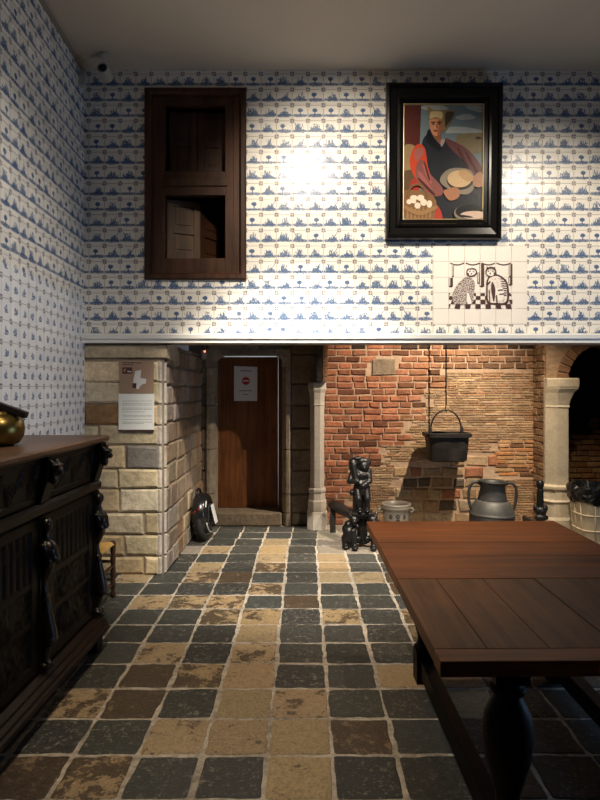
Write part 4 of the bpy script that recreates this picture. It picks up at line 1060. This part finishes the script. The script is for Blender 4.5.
cd = thing('hanging_cauldron', 'dented square black cauldron hanging by its hoop in the hearth', 'cauldron', (1.542, 6.60, 0.762))
def sq_ring(hw, hd, n_=48, p=5.0):
    out = []
    for k in range(n_):
        a = 2*PI*k/n_; c_, s_ = math.cos(a), math.sin(a)
        r = 1/((abs(c_)**p+abs(s_)**p)**(1/p)); out.append((hw*c_*r, hd*s_*r))
    return out
m_ = MB(); secs = [(0.0, 0.06, 0.05), (0.0, 0.18, 0.13), (0.02, 0.20, 0.15), (0.15, 0.212, 0.16), (0.27, 0.222, 0.168), (0.27, 0.208, 0.155), (0.05, 0.19, 0.13), (0.05, 0.05, 0.04)]
vs = []; fs = []
for i, (z_, hw, hd) in enumerate(secs):
    for k, (x_, y_) in enumerate(sq_ring(hw, hd)):
        dn = 0.03*noise.noise(Vector((x_*7, y_*7, z_*9+2))) if 0 < z_ < 0.26 else 0
        vs.append((x_*(1+dn*2.2), y_+dn*(1.3 if y_ < 0 else 0.5), z_))
for i in range(len(secs)-1):
    for k in range(48):
        k2 = (k+1) % 48; fs.append((i*48+k, i*48+k2, i*48+48+k2, i*48+48+k))
fs.append(tuple(range(48))[::-1]); fs.append(tuple(7*48+k for k in range(48)))
m_.add(vs, fs, smooth=False).build('body', 'iron_rust', cd)
m_ = MB(); rings = [sq_ring(0.240, 0.186, 48, 8), sq_ring(0.240, 0.186, 48, 8), sq_ring(0.205, 0.152, 48, 8), sq_ring(0.205, 0.152, 48, 8)]
zs_ = [0.262, 0.308, 0.308, 0.262]; vs = [(x_, y_, z_) for r, z_ in zip(rings, zs_) for x_, y_ in r]; fs = []
for i in range(4):
    i2 = (i+1) % 4
    for k in range(48):
        k2 = (k+1) % 48; fs.append((i*48+k, i*48+k2, i2*48+k2, i2*48+k))
m_.add(vs, fs).build('rim', 'iron_rust', cd, bevel=0.004)
for x_ in (-0.175, 0.165):
    m_ = MB(); m_.box(x_-0.014, x_+0.014, -0.018, 0.018, 0.27, 0.36); m_.lathe([(0.016, 0.35), (0.018, 0.365), (0.010, 0.38)], cx=x_, seg=12); m_.build('lug', 'iron_rust', cd, bevel=0.003)
m_ = MB(); m_.tube([(-0.005-0.165*math.cos(PI*k/24), 0, 0.335+0.215*math.sin(PI*k/24)) for k in range(25)], 0.0095, 10); m_.build('hoop', 'iron_rust', cd)
hg = thing('pot_hanger', 'long thin iron rod hanging from the chimney above the cauldron', 'pot hook', (1.537, 6.60, CEIL))
dz = 1.318-CEIL
m_ = MB(); m_.tube([(0, 0, 0), (0, 0, -1), (0, 0, dz+0.05)], 0.0075, 8); m_.build('rod', 'iron', hg)
m_ = MB(); m_.tube([(0, 0, dz+0.052), (0, 0.012, dz+0.03), (0, 0.016, dz+0.0), (0, 0.010, dz-0.022), (0, -0.004, dz-0.029), (0, -0.016, dz-0.018), (0, -0.018, dz)], 0.006, 8); m_.build('hook', 'iron', hg)

jg = thing('two_handled_jug', 'large dull pewter jug with two loop handles on the hearth', 'jug', (1.90, 6.20, 0), (0, math.radians(2.0), 0))
MB().lathe([(0.165, 0.006), (0.19, 0.01), (0.212, 0.06), (0.222, 0.18), (0.222, 0.265)], seg=48).build('lower_body', 'pewter_dark', jg)
m_ = MB().lathe([(0.2225, 0.262), (0.229, 0.268), (0.229, 0.278), (0.222, 0.284), (0.218, 0.30), (0.205, 0.34), (0.178, 0.385), (0.150, 0.415)], seg=48); m_.build('shoulder', 'pewter', jg)
MB().lathe([(0.152, 0.41), (0.143, 0.425), (0.128, 0.50), (0.122, 0.565), (0.130, 0.585), (0.148, 0.597), (0.146, 0.606), (0.125, 0.595), (0.112, 0.56), (0.105, 0.45), (0.0, 0.45)], seg=48).build('neck', 'pewter_dark', jg)
for s_ in (-1, 1):
    m_ = MB(); m_.tube(smooth_ := [(s_*0.125, 0, 0.575), (s_*0.165, 0, 0.592), (s_*0.205, 0, 0.583), (s_*0.236, 0, 0.545), (s_*0.243, 0, 0.48), (s_*0.238, 0, 0.40), (s_*0.222, 0, 0.335), (s_*0.208, 0, 0.315)], 0.012, 10, flat=1.3); m_.build('handle', 'pewter_dark', jg)

sp = thing('stoneware_pot', 'grey stoneware pot with blue flower marks beside the figure andiron', 'pot', (0.98, 6.50, 0))
MB().lathe([(0.11, 0), (0.125, 0.01), (0.132, 0.12), (0.135, 0.235), (0.142, 0.26), (0.156, 0.272), (0.159, 0.285), (0.152, 0.298), (0.157, 0.308), (0.157, 0.320), (0.148, 0.325), (0.137, 0.318), (0.125, 0.27), (0.12, 0.06), (0.0, 0.05)], seg=48).build('body', 'stoneware', sp)
for s_ in (-1, 1):
    m_ = MB(); m_.tube([(s_*0.132, 0, 0.262), (s_*0.17, 0, 0.268), (s_*0.188, 0, 0.252), (s_*0.17, 0, 0.232), (s_*0.132, 0, 0.225)], 0.013, 10); m_.build('lug', 'stoneware', sp)
def onpot(poly):
    vs = []
    for a_, z_ in poly:
        r = 0.1365+0.0015; vs.append((r*math.sin(a_/0.136), -r*math.cos(a_/0.136), z_))
    m_.add(vs, [tuple(range(len(poly)))], 0)
for cx_ in (-0.075, 0.0, 0.075):
    m_ = MB()
    if cx_ == 0:
        for k in range(5): onpot(circ(0.016*math.cos(k*2*PI/5+PI/2), 0.205+0.016*math.sin(k*2*PI/5+PI/2), 0.008, 0.008, 10))
        onpot([(-0.003, 0.155), (0.003, 0.155), (0.003, 0.195), (-0.003, 0.195)]); onpot(circ(-0.012, 0.168, 0.010, 0.006, 10)); onpot(circ(0.012, 0.168, 0.010, 0.006, 10))
    elif abs(cx_) == 0.075:
        o_ = circ(cx_, 0.20, 0.017, 0.022, 16); i_ = circ(cx_, 0.20, 0.010, 0.014, 16)
        for k in range(16): onpot([o_[k], o_[(k+1) % 16], i_[(k+1) % 16], i_[k]])
        onpot(circ(cx_, 0.20, 0.005, 0.006, 10))
    m_.build('ring_mark' if cx_ else 'flower_mark', 'cobalt', sp)

# ------------------------------------------------------------------ bin
bn = thing('waste_bin', 'cream slatted bin with a black liner bag at the right edge', 'bin', (2.915, 6.08, 0))
def bell(s0, n_=64): return sq_ring(s0, s0, n_, 3.2)
m_ = MB(); vs = []; fs = []
for z_, s_ in ((0.0, 0.185), (0.47, 0.218), (0.47, 0.205), (0.01, 0.172)):
    vs += [(x_, y_, z_) for x_, y_ in bell(s_)]
for i in range(3):
    for k in range(64):
        k2 = (k+1) % 64; fs.append((i*64+k, i*64+k2, i*64+64+k2, i*64+64+k))
fs.append(tuple(range(64))[::-1]); fs.append(tuple(192+k for k in range(64)))
m_.add(vs, fs).build('basket', 'bin_in', bn)
m_ = MB()
for z_ in (0.012, 0.16, 0.31, 0.462):
    s_ = 0.185+0.033*z_/0.47+0.004; m_.tube([(x_, y_, z_) for x_, y_ in bell(s_)+bell(s_)[:1]], 0.0075, 6)
for k in [round(q_*64/12) % 64 for q_ in range(12)]:
    m_.tube([bell(0.189)[k]+(0.01,), bell(0.222)[k]+(0.465,)], 0.0065, 6)
m_.build('slats', 'bin', bn)
m_ = MB(); vs = []; fs = []
sec = [(0.43, 0.228), (0.455, 0.238), (0.49, 0.242), (0.525, 0.246), (0.565, 0.240), (0.59, 0.22), (0.585, 0.20), (0.52, 0.18), (0.47, 0.05)]
for i, (z_, s_) in enumerate(sec):
    for k, (x_, y_) in enumerate(bell(s_)):
        nn = noise.noise(Vector((x_*22, y_*22, z_*22))); nb_ = noise.noise(Vector((x_*6, y_*6, 5)))
        vs.append((x_*(1+0.13*nn*(i > 0)), y_*(1+0.13*nn*(i > 0)), z_+0.03*nb_*(i != 8)+0.022*nn))
for i in range(len(sec)-1):
    for k in range(64):
        k2 = (k+1) % 64; fs.append((i*64+k, i*64+k2, i*64+64+k2, i*64+64+k))
fs.append(tuple(8*64+k for k in range(64)))
m_.add(vs, fs, smooth=False).build('liner_bag', 'bag', bn, fixn=True)

# ------------------------------------------------------------------ one-wheeled electric rider
uc = thing('electric_unicycle', 'black single-wheel electric rider leaning on the pier by the door', 'electric unicycle', (-1.005, 6.22, 0), (0, math.radians(-5), math.radians(-4)))
RX = Matrix.Rotation(PI/2, 4, 'Y')
m_ = MB().lathe([(0.12, -0.028), (0.19, -0.034), (0.215, -0.024), (0.222, 0), (0.215, 0.024), (0.19, 0.034), (0.12, 0.028)], seg=48, tf=Matrix.Translation((0, 0, 0.222)) @ RX); m_.build('tyre', 'rubber', uc)
m_ = MB().lathe([(0.10, -0.082), (0.15, -0.080), (0.188, -0.066), (0.212, -0.042), (0.218, 0), (0.212, 0.042), (0.188, 0.066), (0.15, 0.080), (0.10, 0.082)], seg=56, tf=Matrix.Translation((0, 0, 0.268)) @ RX)
sh = m_.build('shell', 'blackplastic', uc)
m_ = MB()
for a0, a1 in ((200, 262), (128, 150)):
    m_ = MB(); m_.tube([(0.071, 0.184*math.cos(math.radians(a0+(a1-a0)*k/12)), 0.268+0.184*math.sin(math.radians(a0+(a1-a0)*k/12))) for k in range(13)], 0.006, 8); m_.build('white_line', 'whiteplastic', sh)
m_ = MB()
for x_, z_, h_ in ((-0.030, 0.33, 0.022), (0.012, 0.355, 0.03)):
    m_ = MB().box(x_-0.006, x_+0.006, -0.216, -0.17, z_-h_/2, z_+h_/2); m_.build('reflector', 'redplastic', sh, bevel=0.003)
m_ = MB().tube([(-0.03, -0.09, 0.46), (-0.03, -0.06, 0.515), (-0.03, 0.0, 0.525), (-0.03, 0.06, 0.515), (-0.03, 0.09, 0.46)], 0.013, 10); m_.build('handle', 'blackplastic', uc)
T = Matrix.Translation((0.112, 0.02, 0.185)) @ Matrix.Rotation(math.radians(-9), 4, 'Y')
m_ = MB().box(-0.012, 0.004, -0.055, 0.055, -0.03, 0.175, tf=T); pd = m_.build('pedal', 'blackplastic', uc, bevel=0.005)
m_ = MB().box(0.0045, 0.014, -0.053, 0.053, -0.025, 0.17, tf=T); m_.build('pedal_pad', 'whiteplastic', pd, bevel=0.007)
m_ = MB().box(0.07, 0.105, -0.03, 0.03, 0.18, 0.215); m_.build('pedal_hinge', 'blackplastic', uc, bevel=0.004)

# ------------------------------------------------------------------ small fittings
cc = thing('security_camera', 'small pale security camera under the ceiling in the left corner', 'camera', (-1.575, 4.80, CEIL))
m_ = MB().lathe([(0.035, 0), (0.035, -0.02), (0.014, -0.03), (0.014, -0.10)], seg=20); m_.build('mount', 'greyplastic', cc)
T = Matrix.Translation((0.012, -0.02, -0.15)) @ Matrix.Rotation(math.radians(84), 4, 'X')
m_ = MB().lathe([(0.030, -0.09), (0.044, -0.08), (0.046, 0.04), (0.042, 0.052), (0.036, 0.052), (0.034, 0.044)], seg=28, tf=T); m_.build('housing', 'greyplastic', cc)
m_ = MB().lathe([(0.033, 0.046), (0.030, 0.054), (0.015, 0.060), (0.004, 0.061)], seg=24, tf=T); m_.build('lens', 'glasslens', cc)
jb = MB().box(-0.03, 0.03, -0.05, 0, 0, 0.115).build('junction_box', 'greyplastic', bevel=0.006)
jb.location = (-1.775, 4.97, 3.985); jb.rotation_euler = (0, 0, PI/2+math.atan(0.042)); jb.location = (-1.816, 4.93, 3.985)
tag(jb, 'small off-white junction box in the left corner below the ceiling', 'junction box')
al = thing('motion_sensor', 'tiny white sensor with a red light above the left door jamb', 'sensor', (-1.112, 6.78, 1.87))
MB().box(-0.026, 0.026, -0.02, 0.02, 0, 0.105).build('housing', 'greyplastic', al, bevel=0.006)
m_ = MB().lathe([(0.010, 0), (0.008, 0.005), (0.002, 0.008)], seg=12, tf=Matrix.Translation((0.012, -0.02, 0.085)) @ Matrix.Rotation(PI/2, 4, 'X')); m_.build('indicator_light', 'led', al)
